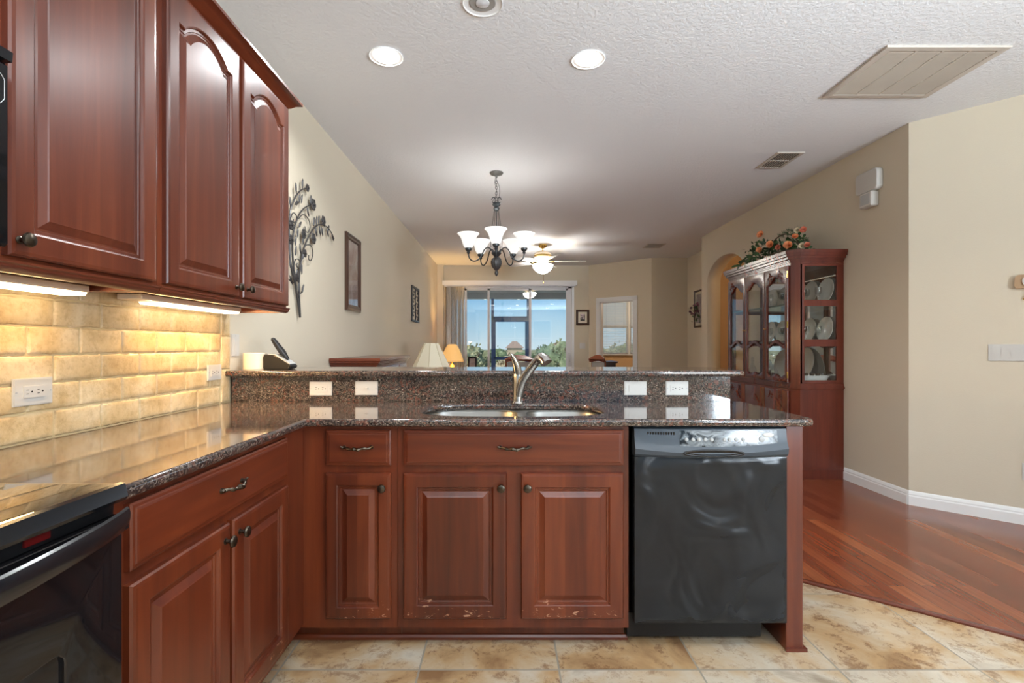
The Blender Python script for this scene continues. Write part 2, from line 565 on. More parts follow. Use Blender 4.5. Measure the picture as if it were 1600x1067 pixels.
# travertine tile + grout
m = MT('tumbled_travertine', rough=0.42)
v = m.coord()
a1 = m.noise(v, 7, 5, 0.6, 0.5); a2 = m.noise(v, 48, 6, 0.75)
c = m.ramp(a1, [(0.3, srgb(186, 156, 110)), (0.5, srgb(208, 182, 138)), (0.7, srgb(224, 204, 168))])
c = m.mix(0.5, c, m.ramp(a2, [(0.34, (0.62, 0.54, 0.42)), (0.52, (1, 1, 1))]), 'MULTIPLY')
m.col(c); m.bump(a2, 0.5, 0.004)
M['travertine'] = m
M['grout'] = MT('grout', srgb(206, 184, 140), 0.9)

# plain ones
M['black_gloss'] = MT('black_gloss', (0.006, 0.006, 0.007, 1), 0.05, Specular_IOR_Level=0.45)
M['cooktop'] = MT('cooktop_glass', (0.008, 0.008, 0.009, 1), 0.02, Coat_Weight=1.0, Coat_Roughness=0.01, IOR=1.9)
M['black_enamel'] = MT('black_enamel', (0.009, 0.010, 0.012, 1), 0.16, Specular_IOR_Level=0.45)
M['black_plastic'] = MT('black_plastic', (0.009, 0.009, 0.010, 1), 0.36, Specular_IOR_Level=0.35)
M['grey_plastic'] = MT('slate_plastic', srgb(58, 66, 74), 0.35)
m = MT('dishwasher_front', (0.010, 0.012, 0.015, 1), 0.26, Coat_Weight=0.15, Coat_Roughness=0.12, Specular_IOR_Level=0.3)
v = m.coord(scale=(1, 1, 1))
m.bump(m.noise(v, 3.2, 2, 0.4, 1.5), 0.6, 0.06)
M['dw_front'] = m
M['shiny_panel'] = MT('printed_panel', srgb(120, 124, 126), 0.25)
M['white_plastic'] = MT('white_plastic', srgb(196, 193, 187), 0.35)
M['dark_slot'] = MT('dark_slot', srgb(24, 20, 18), 0.6)
M['print_grey'] = MT('print_grey', srgb(170, 172, 172), 0.5)
M['steel'] = MT('brushed_steel', srgb(158, 156, 152), 0.34, 1.0)
M['chrome'] = MT('brushed_nickel', srgb(204, 202, 198), 0.16, 1.0)
M['pewter'] = MT('antique_pewter', srgb(86, 78, 68), 0.3, 1.0)
M['brass'] = MT('polished_brass', srgb(210, 176, 100), 0.2, 1.0)
M['iron'] = MT('wrought_iron', srgb(74, 72, 72), 0.42, 0.5)
M['chand_metal'] = MT('chandelier_metal', srgb(74, 78, 80), 0.38, 0.7)
M['chand_light'] = MT('chandelier_canopy_metal', srgb(120, 120, 116), 0.35, 0.7)
M['blue_frame'] = MT('blue_screen_frame', srgb(56, 104, 168), 0.45)
M['alu'] = MT('white_aluminium', srgb(206, 206, 208), 0.4)
M['red_led'] = MT('red_plastic', srgb(90, 14, 14), 0.3)
M['china'] = MT('white_china', srgb(232, 234, 232), 0.12, Coat_Weight=0.5)
M['china_band'] = MT('china_band', srgb(150, 160, 160), 0.2)
M['plastic_cream'] = MT('cream_plastic', srgb(232, 214, 190), 0.45)
M['mirror'] = MT('mirror', (0.86, 0.87, 0.87, 1), 0.02, 1.0)
M['paper'] = MT('mat_board', srgb(222, 214, 196), 0.8)
M['basket'] = MT('wicker', srgb(78, 60, 38), 0.7)
M['valance'] = MT('valance_vinyl', srgb(226, 224, 222), 0.5)
def translucent(name, col, k):
    m = MT(name, col, .6); tr = m.n('BsdfTranslucent'); tr.inputs[0].default_value = col
    mx = m.n('MixShader'); mx.inputs[0].default_value = k
    m.l(m.b.outputs[0], mx.inputs[1]); m.l(tr.outputs[0], mx.inputs[2]); m.l(mx.outputs[0], m.out.inputs[0]); return m
M['blind'] = translucent('blind_vinyl', srgb(226, 224, 222), .45)
M['blind_white'] = translucent('blind_white', srgb(250, 250, 248), .7)
M['fabric'] = MT('grey_cloth', srgb(150, 146, 140), 0.9)

def glassm(name, tint=(1, 1, 1, 1), refl=1.0, ior=1.5, rough=0.0):
    m = MT(name)
    t = m.t
    t.nodes.remove(m.b)
    tr = m.n('BsdfTransparent'); tr.inputs[0].default_value = tint
    gl = m.n('BsdfGlossy'); gl.inputs['Roughness'].default_value = rough
    fr = m.n('LayerWeight'); fr.inputs[0].default_value = 0.5
    mx = m.n('MixShader')
    pw = m.n('Math', operation='POWER'); m.l(fr.outputs['Facing'], pw.inputs[0]); pw.inputs[1].default_value = 5
    ma = m.n('Math', operation='MULTIPLY_ADD'); m.l(pw.outputs[0], ma.inputs[0]); ma.inputs[1].default_value = .9; ma.inputs[2].default_value = .07
    mu = m.n('Math', operation='MULTIPLY'); m.l(ma.outputs[0], mu.inputs[0]); mu.inputs[1].default_value = refl
    m.l(mu.outputs[0], mx.inputs[0]); m.l(tr.outputs[0], mx.inputs[1]); m.l(gl.outputs[0], mx.inputs[2])
    m.l(mx.outputs[0], m.out.inputs[0])
    return m
M['glass'] = glassm('window_glass', (0.96, 0.98, 0.97, 1), 0.9)
M['cab_glass'] = glassm('cabinet_glass', (0.97, 0.98, 0.97, 1), 0.8)
M['crystal'] = glassm('clear_crystal', (0.97, 0.98, 0.98, 1), 1.3, 1.5, 0.03)
M['screen'] = glassm('insect_screen', (0.9, 0.92, 0.93, 1), 0.0)

def emis(name, col, st, base=None):
    m = MT(name, base or col, 0.5)
    m.b.inputs['Emission Color'].default_value = col
    m.b.inputs['Emission Strength'].default_value = st
    return m
M['lens'] = emis('lamp_lens', (1, 0.97, 0.92, 1), 9)
M['lens_off'] = MT('lamp_lens_dim', srgb(210, 210, 212), 0.15)
M['tube_light'] = emis('fluorescent_tube', (1, 0.84, 0.55, 1), 3.5)
M['shade_glass'] = emis('alabaster_glass', (1, 0.98, 0.94, 1), 0.7, srgb(190, 190, 186))
M['fan_glass'] = emis('fan_bowl_glass', (1, 0.97, 0.92, 1), 42, srgb(240, 238, 232))
M['shade_amber'] = emis('amber_lamp_shade', srgb(240, 184, 108), 0.5, srgb(226, 184, 122))
M['shade_cream'] = emis('cream_lamp_shade', srgb(236, 226, 196), 0.12, srgb(236, 228, 204))
M['fan_blade'] = MT('white_fan_blade', srgb(226, 224, 218), 0.35)
# ================================================================== SETTING
flat = lambda z: (lambda x, y, d: (x, y, z - 0.05 + d))
struct('floor', plate([[(LW, -2.6), (4.3, -2.6), (4.3, .272), (1.526, 2.545), (1.2, 2.81), (LW, 2.81)]], 0.05, 0, flat(0)), M['floor_tile'])
struct('floor_hardwood', plate([[(LW, 2.81), (1.2, 2.81), (1.526, 2.545), (4.3, .272), (4.3, 9.62), (2.8, 9.62), (1.76, 10.5), (LW, 10.5)]], 0.05, 0, flat(0)), M['hardwood'])
# wooden reducer strip between tile and hardwood
bm = B()
fl = faceLine((1.2 - 0.0, 2.812), (4.3, .272))
prism(bm, [(0, 0), (0.045, 0), (0.040, 0.008), (0.008, 0.014), (0, 0.008)], lambda u, w, d: (lambda q: (q[0] + 0.64 * (0.0 + u) - 0.02, q[1] + 0.77 * u - 0.02, w))((1.2 + d * 0.7735, 2.812 - d * 0.6338)), 0, 3.95)
struct('trim_1', bm, M['cherry_h'])
struct('floor_bedroom', plate([[(1.76, 10.5), (2.8, 9.62), (4.3, 9.62), (4.3, 13), (1.76, 13)]], 0.05, 0, flat(0)), M['fabric'])

# ceiling (one slab over all rooms)
struct('ceiling', box(B(), LW - 0.15, 4.5, -2.75, 13.15, CEIL, CEIL + 0.12), M['ceiling'])
# left wall
struct('wall_left', box(B(), LW - 0.12, LW, -2.7, 10.6, -0.05, CEIL), M['wall'])
# far wall with the sliding-door opening
SX0, SX1, SZ = -1.235, 1.40, 2.447
def wall2d(p, q, t, holes=(), z1=CEIL, mat='wall', name='wall_x', z0=-0.05):
    fn0 = faceLine(p, q)
    ln = (Vector(q) - Vector(p)).length
    fn = lambda u, w, d: fn0(u, w, -d)
    bm = plate([[(0, z0), (ln, z0), (ln, z1), (0, z1)]] + list(holes), t, 0, fn)
    return struct(name, bm, M[mat])
def rect(a, b, c, d): return [(a, c), (b, c), (b, d), (a, d)]
wall2d((LW, 10.5), (1.76, 10.5), 0.12, [rect(SX0 - LW, SX1 - LW, -0.045, SZ)], name='wall_far')
box_ = struct('wall_far_jog', box(B(), LW, LW + 0.13, 10.40, 10.5, 0, CEIL), M['wall'])
# angled wall with bedroom doorway
A0, A1 = (1.76, 10.5), (2.81, 9.6)
wall2d(A0, A1, 0.1, [rect(0.27, 1.01, -0.045, 2.09)], name='wall_far_angled')
wall2d(A1, (3.5, 9.6), 0.1, name='wall_far_right')
wall2d((3.5, 9.6), (3.5, 8.2), 0.1, name='wall_passage')
wall2d((3.26, 8.1), (4.3, 8.1), 0.1, name='wall_hall_end', mat='wall_orange')
# right wall with arch
def archpts(u0, u1, zs, zt, n=20):
    return [(u0, -0.045), (u1, -0.045), (u1, zs)] + [((u0 + u1) / 2 + (u1 - u0) / 2 * cos(pi * k / n), zs + (zt - zs) * sin(pi * k / n)) for k in range(1, n)] + [(u0, zs)]
YR0 = 7.76
wall2d((RW, YR0), (RW, 3.78), 0.2, [archpts(YR0 - 7.55, YR0 - 6.35, 2.14, 2.46)], name='wall_right')
wall2d((RW, 3.78), (4.3, 2.53), 0.1, name='wall_right_angled')
struct('wall_hall_side', box(B(), 4.3, 4.4, 3.0, 13.1, -0.05, CEIL), M['wall_orange'])
struct('wall_front_room', plate([[(-2.7, -0.05), (2.7, -0.05), (2.7, CEIL), (-2.7, CEIL)], [(-1.8, 0.6), (0.0, 0.6), (0.0, 2.4), (-1.8, 2.4)]], 0.1, 0, lambda u, w, d: (4.3 + d, u, w)), M['wall'])
struct('wall_kitchen_rear', plate([[(LW, -0.05), (4.4, -0.05), (4.4, CEIL), (LW, CEIL)], [(-0.4, 0.7), (2.2, 0.7), (2.2, 2.4), (-0.4, 2.4)], [(3.1, 0.7), (4.2, 0.7), (4.2, 2.4), (3.1, 2.4)]], 0.1, 0, lambda u, w, d: (u, -2.6 - d, w)), M['wall'])  # second opening cut for the added rear window
# bedroom walls
struct('wall_bedroom_far', plate([[(1.76, -0.05), (4.3, -0.05), (4.3, CEIL), (1.76, CEIL)], rect(2.50, 3.85, 0.98, 2.42)], 0.12, 0, lambda u, w, d: (u, 13 + d, w)), M['wall_orange'])
struct('wall_bedroom_left', box(B(), 1.76, 1.86, 10.62, 13, -0.05, CEIL), M['wall'])
# windows behind and beside the camera (only lighting and reflections)
def simple_window(name, fn, u0, u1, w0, w1, nx):
    bm = B()
    t = 0.05
    for a, b, c, d in ((u0, u1, w0, w0 + t), (u0, u1, w1 - t, w1), (u0, u0 + t, w0, w1), (u1 - t, u1, w0, w1), (u0, u1, (w0 + w1) / 2 - .02, (w0 + w1) / 2 + .02)):
        prism(bm, rect(a, b, c, d), fn, -0.05, 0.0)
    for k in range(1, nx):
        x = u0 + (u1 - u0) * k / nx
        prism(bm, rect(x - .025, x + .025, w0, w1), fn, -0.05, 0.0)
    o = struct(name, bm, M['white_trim'])
    bm = B(); prism(bm, rect(u0, u1, w0, w1), fn, -0.03, -0.026)
    obj('pane', bm, M['glass'], o)
simple_window('window_2', lambda u, w, d: (u, -2.6 + d, w), -0.4, 2.2, 0.7, 2.4, 3)
simple_window('window_4_added', lambda u, w, d: (u, -2.6 + d, w), 3.1, 4.2, 0.7, 2.4, 1)  # added window, gives the rear fill light a source
simple_window('window_3', lambda u, w, d: (4.3 - d, u, w), -1.8, 0.0, 0.6, 2.4, 2)

# baseboards
def baseboard(name, p, q, h=0.107):
    p0, q0 = Vector(p), Vector(q); ln = (q0 - p0).length
    fn0 = faceLine(p, q)
    bm = B()
    prof = [(0, 0), (0.016, 0), (0.016, h * .62), (0.012, h * .7), (0.012, h * .78), (0.006, h * .92), (0, h)]
    prism(bm, prof, lambda d, w, u: fn0(u, w, d), 0, ln)
    struct(name, bm, M['white_paint'], smooth=False)
baseboard('baseboard_right', (RW, 4.50), (RW, 3.78))
baseboard('baseboard_right_angled', (RW, 3.78), (4.3, 2.53))
baseboard('baseboard_left', (LW, 10.4), (LW, 2.97)) if False else None
baseboard('baseboard_far_right', (2.81, 9.6), (3.5, 9.6))

# door_1: sliding glass door
d1 = bpy.data.objects.new('door_1', None); COL.objects.link(d1); d1.location = (0.08, 10.56, 0); d1['kind'] = 'structure'
yb = 10.52
bm = B()
for a, b, c, d in ((SX0, SX0 + .035, 0, SZ), (SX1 - .07, SX1, 0, SZ), (SX0, SX1, SZ - .045, SZ), (SX0, SX1, 0, .03)):
    box(bm, a, b, yb, yb + .1, c, d)
obj('door_frame', bm, M['alu'], d1, False)
px_ = lambda x, Y: (x - 789) * Y / F
cuts = [SX0 + .035, px_(727.5, yb), px_(763.5, yb), px_(828.5, yb), SX1 - .07]
for i in range(4):
    a, b = cuts[i], cuts[i + 1]
    yo = yb + (0.01 if i % 2 else 0.05)
    ww = 0.045 if i else 0.03
    bm = B()
    a_ = a - (0.02 if i else 0); b_ = b + (0.02 if i < 3 else 0)
    for q in ((a_, a_ + ww, .03, SZ - .045), (b_ - ww, b_, .03, SZ - .045), (a_, b_, .03, .10), (a_, b_, SZ - .085, SZ - .045)):
        box(bm, q[0], q[1], yo, yo + .035, q[2], q[3])
    pn = obj('sliding_panel', bm, M['alu'], d1, False)
    bm = B(); box(bm, a_ + ww, b_ - ww, yo + .015, yo + .02, .10, SZ - .085)
    obj('pane', bm, M['glass'], pn, False)
bm = B(); tube(bm, [(SX1 - .045, 10.515, .86), (SX1 - .045, 10.47, .88), (SX1 - .045, 10.47, 1.02), (SX1 - .045, 10.515, 1.04)], 0.012, 6)
obj('door_handle', bm, M['alu'], d1)
bm = B()
box(bm, SX1, SX1 + .05, 10.48, 10.5, 0, SZ + .03)
struct('trim_2', bm, M['white_trim'])

# door_2: bedroom doorway casing with the open door leaf
fA = faceLine(A0, A1)
bm = B()
for q in (rect(.18, .27, 0, 2.18), rect(1.01, 1.095, 0, 2.18), rect(.18, 1.095, 2.09, 2.18)):
    prism(bm, q, fA, 0.0, 0.018)
for q in (rect(.27, .285, 0, 2.09), rect(.995, 1.01, 0, 2.09), rect(.27, 1.01, 2.075, 2.09)):
    prism(bm, q, fA, -0.1, 0.0)
struct('door_2', bm, M['white_trim'])

# lanai
struct('floor_lanai', box(B(), -1.55, 1.9, 10.62, 13.75, -0.12, -0.02), M['lanai'])
struct('ceiling_lanai', box(B(), -1.6, 1.76, 10.62, 13.8, 2.62, 2.74), M['lanai'])
struct('wall_lanai_beam', box(B(), -1.6, 1.76, 13.5, 13.7, 2.462, 2.62), M['lanai'])
struct('wall_lanai_left', box(B(), -1.65, -1.5, 10.62, 13.7, -0.1, 2.62), M['lanai'])
struct('wall_lanai_right', box(B(), 1.66, 1.76, 10.62, 13.2, -0.1, 2.62), M['lanai'])
sd = thing('screen_door', 'blue framed screen door and posts of the porch beyond the sliding glass', 'door', (0.14, 13.55, -0.02))
X0s, X1s = px_(767.5, 13.5), px_(827.5, 13.5)
bm = B()
for q in ((X0s, X0s + .075, -.02, 2.462), (X1s - .075, X1s, -.02, 2.462), (X0s, X1s, 1.90, 1.985)):
    box(bm, q[0], q[1], 13.5, 13.56, q[2], q[3])
obj('post_frame', bm, M['blue_frame'], sd, False)
bm = B()
for q in ((X0s + .075, X0s + .12, 0, 1.90), (X1s - .12, X1s - .075, 0, 1.90), (X0s + .075, X1s - .075, 1.84, 1.9), (X0s + .075, X1s - .075, .82, .90), (X0s + .075, X1s - .075, 0, .12)):
    box(bm, q[0], q[1], 13.505, 13.545, q[2], q[3])
lf = obj('door_leaf', bm, M['blue_frame'], sd, False)

# ceiling shadows etc. come from real light.  Knee wall that carries the raised bar
struct('wall_bar', box(B(), LW, 1.15, 2.585, 2.72, 0, 1.043), M['wall'])

# ================================================================== LEFT RUN + PENINSULA
# --- tile backsplash
def tile_mesh(bm, y0, y1, z0, z1, x=LW + 0.004, th=0.009, nu=10, nv=6):
    g = []
    du_, dv_ = .004 / (y1 - y0), .004 / (z1 - z0)
    us = [0, du_, du_ * 2.2] + [du_ * 2.2 + (1 - du_ * 4.4) * k / nu for k in range(1, nu)] + [1 - du_ * 2.2, 1 - du_, 1]
    vs_ = [0, dv_, dv_ * 2.2] + [dv_ * 2.2 + (1 - dv_ * 4.4) * k / nv for k in range(1, nv)] + [1 - dv_ * 2.2, 1 - dv_, 1]
    nu, nv = len(us) - 1, len(vs_) - 1
    for j in range(nv + 1):
        row = []
        for i in range(nu + 1):
            u, w = us[i], vs_[j]
            y = y0 + (y1 - y0) * u; z = z0 + (z1 - z0) * w
            ed = min(u, 1 - u, ) * (y1 - y0); ez = min(w, 1 - w) * (z1 - z0)
            edge = min(ed, ez)
            p = Vector((y * 95, z * 95, 3.3))
            jit = 0.0042
            if i in (0, nu): y += noise.noise(p) * jit * 1.4
            if j in (0, nv): z += noise.noise(p + Vector((9, 9, 9))) * jit * 1.4
            d = th * (0.35 if edge < 1e-6 else (0.86 if edge < 0.005 else 1.0)) + noise.noise(Vector((y * 35, z * 35, 1))) * 0.0009
            row.append(bm.verts.new((x + d, y, z)))
        g.append(row)
    for j in range(nv):
        for i in range(nu):
            bm.faces.new((g[j][i], g[j][i + 1], g[j + 1][i + 1], g[j + 1][i]))
bs = bpy.data.objects.new('wall_backsplash', None); COL.objects.link(bs); bs['kind'] = 'structure'; bs.location = (LW, 1.0, 0.914)
bm = B()
gp = 0.004
zb = [0.914, .9995, 1.085, 1.170, 1.256, 1.342, 1.40]
for r in range(6):
    ph = 1.466 if r % 2 else 1.553
    y = ph - 0.181 * 10
    while y < 2.47:
        a, b = max(y, -0.3), min(y + .181, 2.467)
        if b - a > 0.03:
            tile_mesh(bm, a + gp / 2, b - gp / 2, zb[r] + gp / 2, zb[r + 1] - gp / 2, nu=max(3, int((b - a) / .018)))
        y += .181
z = .914
while z < 1.39:
    tile_mesh(bm, 2.469, 2.548, z + gp / 2, min(z + .165, 1.40) - gp / 2, nu=4, nv=8); z += .165
o = obj('tiles', bm, M['travertine'], bs)
obj('grout_bed', box(B(), LW, LW + .0075, -0.3, 2.552, 0.90, 1.40), M['grout'], bs, False)

# --- raised panel profiles
ST = 0.056
def panel_prof(st=ST, arch=False):
    a = 1 if arch else 0
    return [(0, 0, 0), (0, .014, 0), (.004, .019, 0), (.012, .020, 0), (st - .004, .020, a), (st, .018, a), (st + .003, .012, a), (st + .010, .0115, a), (st + .012, .009, a), (st + .017, .009, a), (st + .034, .0165, a), (st + .037, .0185, a), (st + .041, .0185, a)]
FLATP = [(0, 0, 0), (0, .013, 0), (.004, .0175, 0), (.012, .0175, 0), (.0135, .0195, 0), (.018, .020, 0)]
DRAWP = [(0, 0, 0), (0, .013, 0), (.005, .016, 0), (.011, .0165, 0), (.013, .019, 0), (.018, .020, 0)]

def cab_door(parent, u0, u1, w0, w1, fn, st=ST, arch=0.0, mat='cherry_panel', name='door', label=None):
    bm = B(); loops_panel(bm, u0, u1, w0, w1, panel_prof(st, arch > 0), fn, arch)
    return obj(name, bm, M[mat], parent, True, label, ang=6)

def knob_mesh(bm, fn, u, w):
    # mushroom knob on its stem
    c = Vector(fn(u, w, 0)); ax = (Vector(fn(u, w, 1)) - c)
    a = Vector(fn(u + 1, w, 0)) - c; b = Vector(fn(u, w + 1, 0)) - c
    prof = [(0.009, 0), (0.009, .002), (.0055, .004), (.005, .013), (.0095, .017), (.0155, .0195), (.0165, .023), (.0145, .027), (.009, .0295), (0.0008, .0305)]
    rings = []
    for r, h in prof:
        rings.append([bm.verts.new(c + ax * h + a * (r * cos(2 * pi * k / 16)) + b * (r * sin(2 * pi * k / 16))) for k in range(16)])
    for i in range(len(prof) - 1):
        for k in range(16):
            bm.faces.new((rings[i][k], rings[i][(k + 1) % 16], rings[i + 1][(k + 1) % 16], rings[i + 1][k]))
    bm.faces.new(rings[-1])
def knob(parent, fn, u, w, dd=.02):
    f2 = lambda a, b, d: fn(a, b, d + dd)
    bm = B(); knob_mesh(bm, f2, u, w)
    obj('knob', bm, M['pewter'], parent)
def pull(parent, fn, u, w, ln=.105, dd=.02):
    bm = B()
    pts = []; rs = []
    n = 26
    for i in range(n + 1):
        t = i / n
        uu = u - ln / 2 + ln * t
        s = sin(pi * t)
        d = dd + .003 + .024 * (s ** 0.55)
        ww = w + 0.0015 * cos(2 * pi * t) - .001 + .0016 * sin(6 * pi * t)
        pts.append(fn(uu, ww, d)); rs.append(.0052 + .0012 * cos(10 * pi * t) + (0.002 if 0.42 < t < 0.58 else 0))
    tube(bm, pts, rs, 8)
    for sgn in (-1, 1):
        pp = [fn(u + sgn * ln / 2, w + .001, dd), fn(u + sgn * ln / 2, w + .001, dd + .012)]
        tube(bm, pp, [.008, .005], 10)
        tube(bm, [fn(u + sgn * (ln / 2), w + .001, dd + .008), fn(u + sgn * (ln / 2 + .012), w + .006, dd + .013)], [.005, .003], 8)
    obj('handle', bm, M['pewter'], parent)

# --- base cabinet, left run (faces +X)
FXf = faceX(-0.795)
t = thing('base_cabinet', 'cherry base cabinet with one wide drawer over two doors beside the black range', 'cabinet', (-1.1, 1.4, 0))
bm = B()
box(bm, LW + .002, -0.815, .985, 1.972, 0.10, 0.884)
box(bm, LW + .002, -0.865, .985, 2.045, 0.0, 0.10)
obj('carcass', bm, M['cherry_v'], t, False)
bm = plate([rect(.985, 1.972, .10, .884), rect(1.06, 1.40, .16, .69), rect(1.45, 1.78, .16, .69), rect(1.06, 1.78, .74, .86)], .02, .0, lambda u, w, d: (-0.815 + d, u, w))
obj('face_frame', bm, M['cherry_v'], t, False)
bm = B(); loops_panel(bm, 1.043, 1.798, .726, .868, DRAWP, FXf)
dr = obj('drawer', bm, M['cherry_hy'], t, ang=6); pull(dr, FXf, 1.42, .800)
dd_ = cab_door(t, 1.04, 1.416, .128, .698, FXf); knob(dd_, FXf, 1.388, .655)
dd_ = cab_door(t, 1.433, 1.798, .128, .698, FXf); knob(dd_, FXf, 1.463, .655)

# --- peninsula cabinets (face the camera)
FNY = faceNY(1.975)
YF = 1.975
def pen_box(t, x0, x1, holes):
    bm = B(); bx = box(bm, x0, x1, YF + .02, 2.55, 0.10, .884 if t.name != 'sink_cabinet' else .70)
    box(bm, x0 - (.052 if x0 < -.8 else 0), x1, YF + .075, 2.55, 0, .10)
    obj('carcass', bm, M['cherry_v'], t, False)
    bm = plate([rect(x0, x1, .085, .884)] + holes, .02, 0, lambda u, w, d: (u, YF + d, w))
    obj('face_frame', bm, M['cherry_v'], t, False)
t = thing('base_cabinet', 'narrow cherry base cabinet with one drawer over one door in the corner', 'cabinet', (-.61, 2.26, 0))
pen_box(t, -.812, -.424, [rect(-.69, -.46, .16, .69), rect(-.69, -.46, .74, .86)])
bm = B(); loops_panel(bm, -.7025, -.4475, .728, .868, DRAWP, FNY)
dr = obj('drawer', bm, M['cherry_h'], t, ang=6); pull(dr, FNY, -.575, .800)
dd_ = cab_door(t, -.7025, -.4475, .128, .698, FNY, .048); knob(dd_, FNY, -.478, .645)
t = thing('sink_cabinet', 'wide cherry cabinet with two doors under the sink', 'cabinet', (.033, 2.26, 0))
pen_box(t, -.422, .4875, [rect(-.38, -.01, .16, .69), rect(.08, .45, .16, .69), rect(-.38, .45, .74, .86)])
bm = B(); loops_panel(bm, -.3975, .465, .728, .868, DRAWP, FNY)
dr = obj('drawer', bm, M['cherry_h'], t, ang=6); pull(dr, FNY, .0375, .800, .11)
dd_ = cab_door(t, -.3975, .0075, .128, .698, FNY); knob(dd_, FNY, -.015, .645)
dd_ = cab_door(t, .0625, .465, .128, .698, FNY); knob(dd_, FNY, .0875, .645)
# shoe moulding on the plinth: one continuous trim
bm = B(); prism(bm, [(0, 0), (.012, 0), (.012, .010), (.006, .018), (0, .02)], lambda d, w, u: (u, YF + .075 - d, w), -.865, .50)
struct('trim_3', bm, M['cherry_h'])

# --- end panel
t = thing('end_panel', 'tall cherry end panel with small foot moulding right of the dishwasher', 'panel', (1.137, 2.25, 0))
bm = B(); box(bm, 1.1035, 1.17, 1.965, 2.585, 0.0, .884, .002)
obj('panel', bm, M['cherry_v'], t, False)
bm = B(); prism(bm, [(1.1, 1.955), (1.182, 1.955), (1.182, 2.585), (1.17, 2.585), (1.17, 1.965), (1.1, 1.965)], lambda x, y, z: (x, y, z), 0, .014)
obj('foot_moulding', bm, M['cherry_h'], t, False)

# --- worktop, L shaped with a sink cut-out
def cpath():
    r = .05
    p = [(LW + .012, .985), (-.765, .985)]
    p += [(-.765, 1.93)]
    p += [(1.21 - r, 1.93)] + [(1.21 - r + r * sin(a), 1.93 + r - r * cos(a)) for a in [pi / 10 * k for k in range(1, 6)]]
    p += [(1.21, 2.565), (LW + .012, 2.565)]
    return p
SKX, SKY = .035, 2.235
def sinkhole(gr=0.0):
    pts = []
    n = 56
    for k in range(n):
        a = 2 * pi * k / n
        ca, sa = cos(a), sin(a)
        e_ = 2 / 3.4
        pts.append((SKX + (.395 + gr) * math.copysign(abs(ca) ** e_, ca), SKY + (.215 + gr) * math.copysign(abs(sa) ** e_, sa)))
    return pts
bm = plate([cpath(), sinkhole()], .03, .011, lambda x, y, d: (x, y, .884 + d), 3)
wt_ = single('worktop', bm, M['granite'], 'L-shaped brown granite worktop with bullnose edge around the sink', 'worktop', keep=True)
bm = B(); box(bm, LW + .014, 1.15, 2.555, 2.585, .914, 1.043, .001)
single('granite_upstand', bm, M['granite'], 'granite riser holding four white plates behind the sink', 'backsplash', smooth=False)
rb = .05
bp = [(LW + .002, 2.50), (1.215 - rb, 2.50)] + [(1.215 - rb + rb * sin(a), 2.50 + rb - rb * cos(a)) for a in [pi / 10 * k for k in range(1, 6)]] + [(1.215, 2.90), (1.165, 2.95), (LW + .002, 2.95)]
bm = plate([bp], .03, .011, lambda x, y, d: (x, y, 1.043 + d), 3)
bt_ = single('bar_top', bm, M['granite'], 'raised granite breakfast bar running across the room', 'counter', keep=True)

crisp_top(wt_); crisp_top(bt_)
# --- double-bowl sink
t = thing('sink', 'undermount stainless steel double bowl sink in granite worktop', 'sink', (SKX, SKY, .70))
def bowl(x0, x1, y0, y1, z1, depth, name):
    bm = B()
    rings = []
    for (ins, z) in ((-.012, z1), (0.0, z1 - .002), (.004, z1 - .012), (.010, z1 - depth + .03), (.022, z1 - depth + .008), (.045, z1 - depth), (.12, z1 - depth - .004)):
        rings.append([bm.verts.new((x, y, z)) for x, y in rrect(x0 + ins, x1 - ins, y0 + ins, y1 - ins, max(.02, .10 - max(ins, 0) * .6), 7)])
    for a, b in zip(rings, rings[1:]):
        n = len(a)
        for k in range(n): bm.faces.new((a[k], a[(k + 1) % n], b[(k + 1) % n], b[k]))
    bm.faces.new(rings[-1])
    o = obj(name, bm, M['steel'], t)
    sm = o.modifiers.new('solid', 'SOLIDIFY'); sm.thickness = .0015; sm.offset = -1
    return o
bowl(SKX - .395, SKX + .03, SKY - .215, SKY + .215, .883, .17, 'bowl')
bowl(SKX + .055, SKX + .395, SKY - .20, SKY + .20, .883, .15, 'bowl')
bm = plate([sinkhole(.02), rrect(SKX - .385, SKX + .022, SKY - .205, SKY + .205, .095, 7), rrect(SKX + .063, SKX + .385, SKY - .19, SKY + .19, .09, 7)], .003, 0, lambda x, y, d: (x, y, .8805 + d))
obj('rim', bm, M['steel'], t, False)
for cx in (SKX - .18, SKX + .225):
    bm = B(); lathe(bm, [(.043, .7165 if cx < SKX else .7365), (.043, .719 if cx < SKX else .739), (.03, .718 if cx < SKX else .738), (.001, .716 if cx < SKX else .736)], (cx, SKY, 0), 20)
    obj('drain', bm, M['chrome'], t)

# --- faucet
fx_, fy_ = .062, 2.455
t = thing('faucet', 'brushed nickel pull-out kitchen faucet with lever behind the sink', 'faucet', (fx_, fy_, .914))
P = lambda px, py, Y: ((px - 789) * Y / F, Y, EYE - (py - 540) * Y / F)
bm = B(); lathe(bm, [(.031, 0), (.031, .004), (.028, .009), (.026, .012)], (fx_, fy_, .914), 24)
obj('base', bm, M['chrome'], t)
bm = B()
pts = [P(808.5, 630, 2.455), P(808.5, 614, 2.455), P(808.5, 598, 2.455), P(808.5, 586, 2.455), P(809, 582, 2.455)]
tube(bm, pts, [.024, .0225, .021, .0215, .019], 20)
obj('body', bm, M['chrome'], t)
bm = B()
pts = [P(812, 618, 2.445), P(812.5, 607, 2.435), P(816.5, 595, 2.41), P(823, 584, 2.39), P(831, 573, 2.34), P(838, 565, 2.30)]
sp = []
tube(bm, bez(pts[0], pts[1], pts[1], pts[2], 5) + bez(pts[2], pts[3], pts[4], pts[5], 8), [.021] * 6 + [.0205] * 4 + [.020] * 5, 18)
obj('spout', bm, M['chrome'], t)
bm = B()
h0 = Vector(P(838.5, 564.5, 2.297)); 
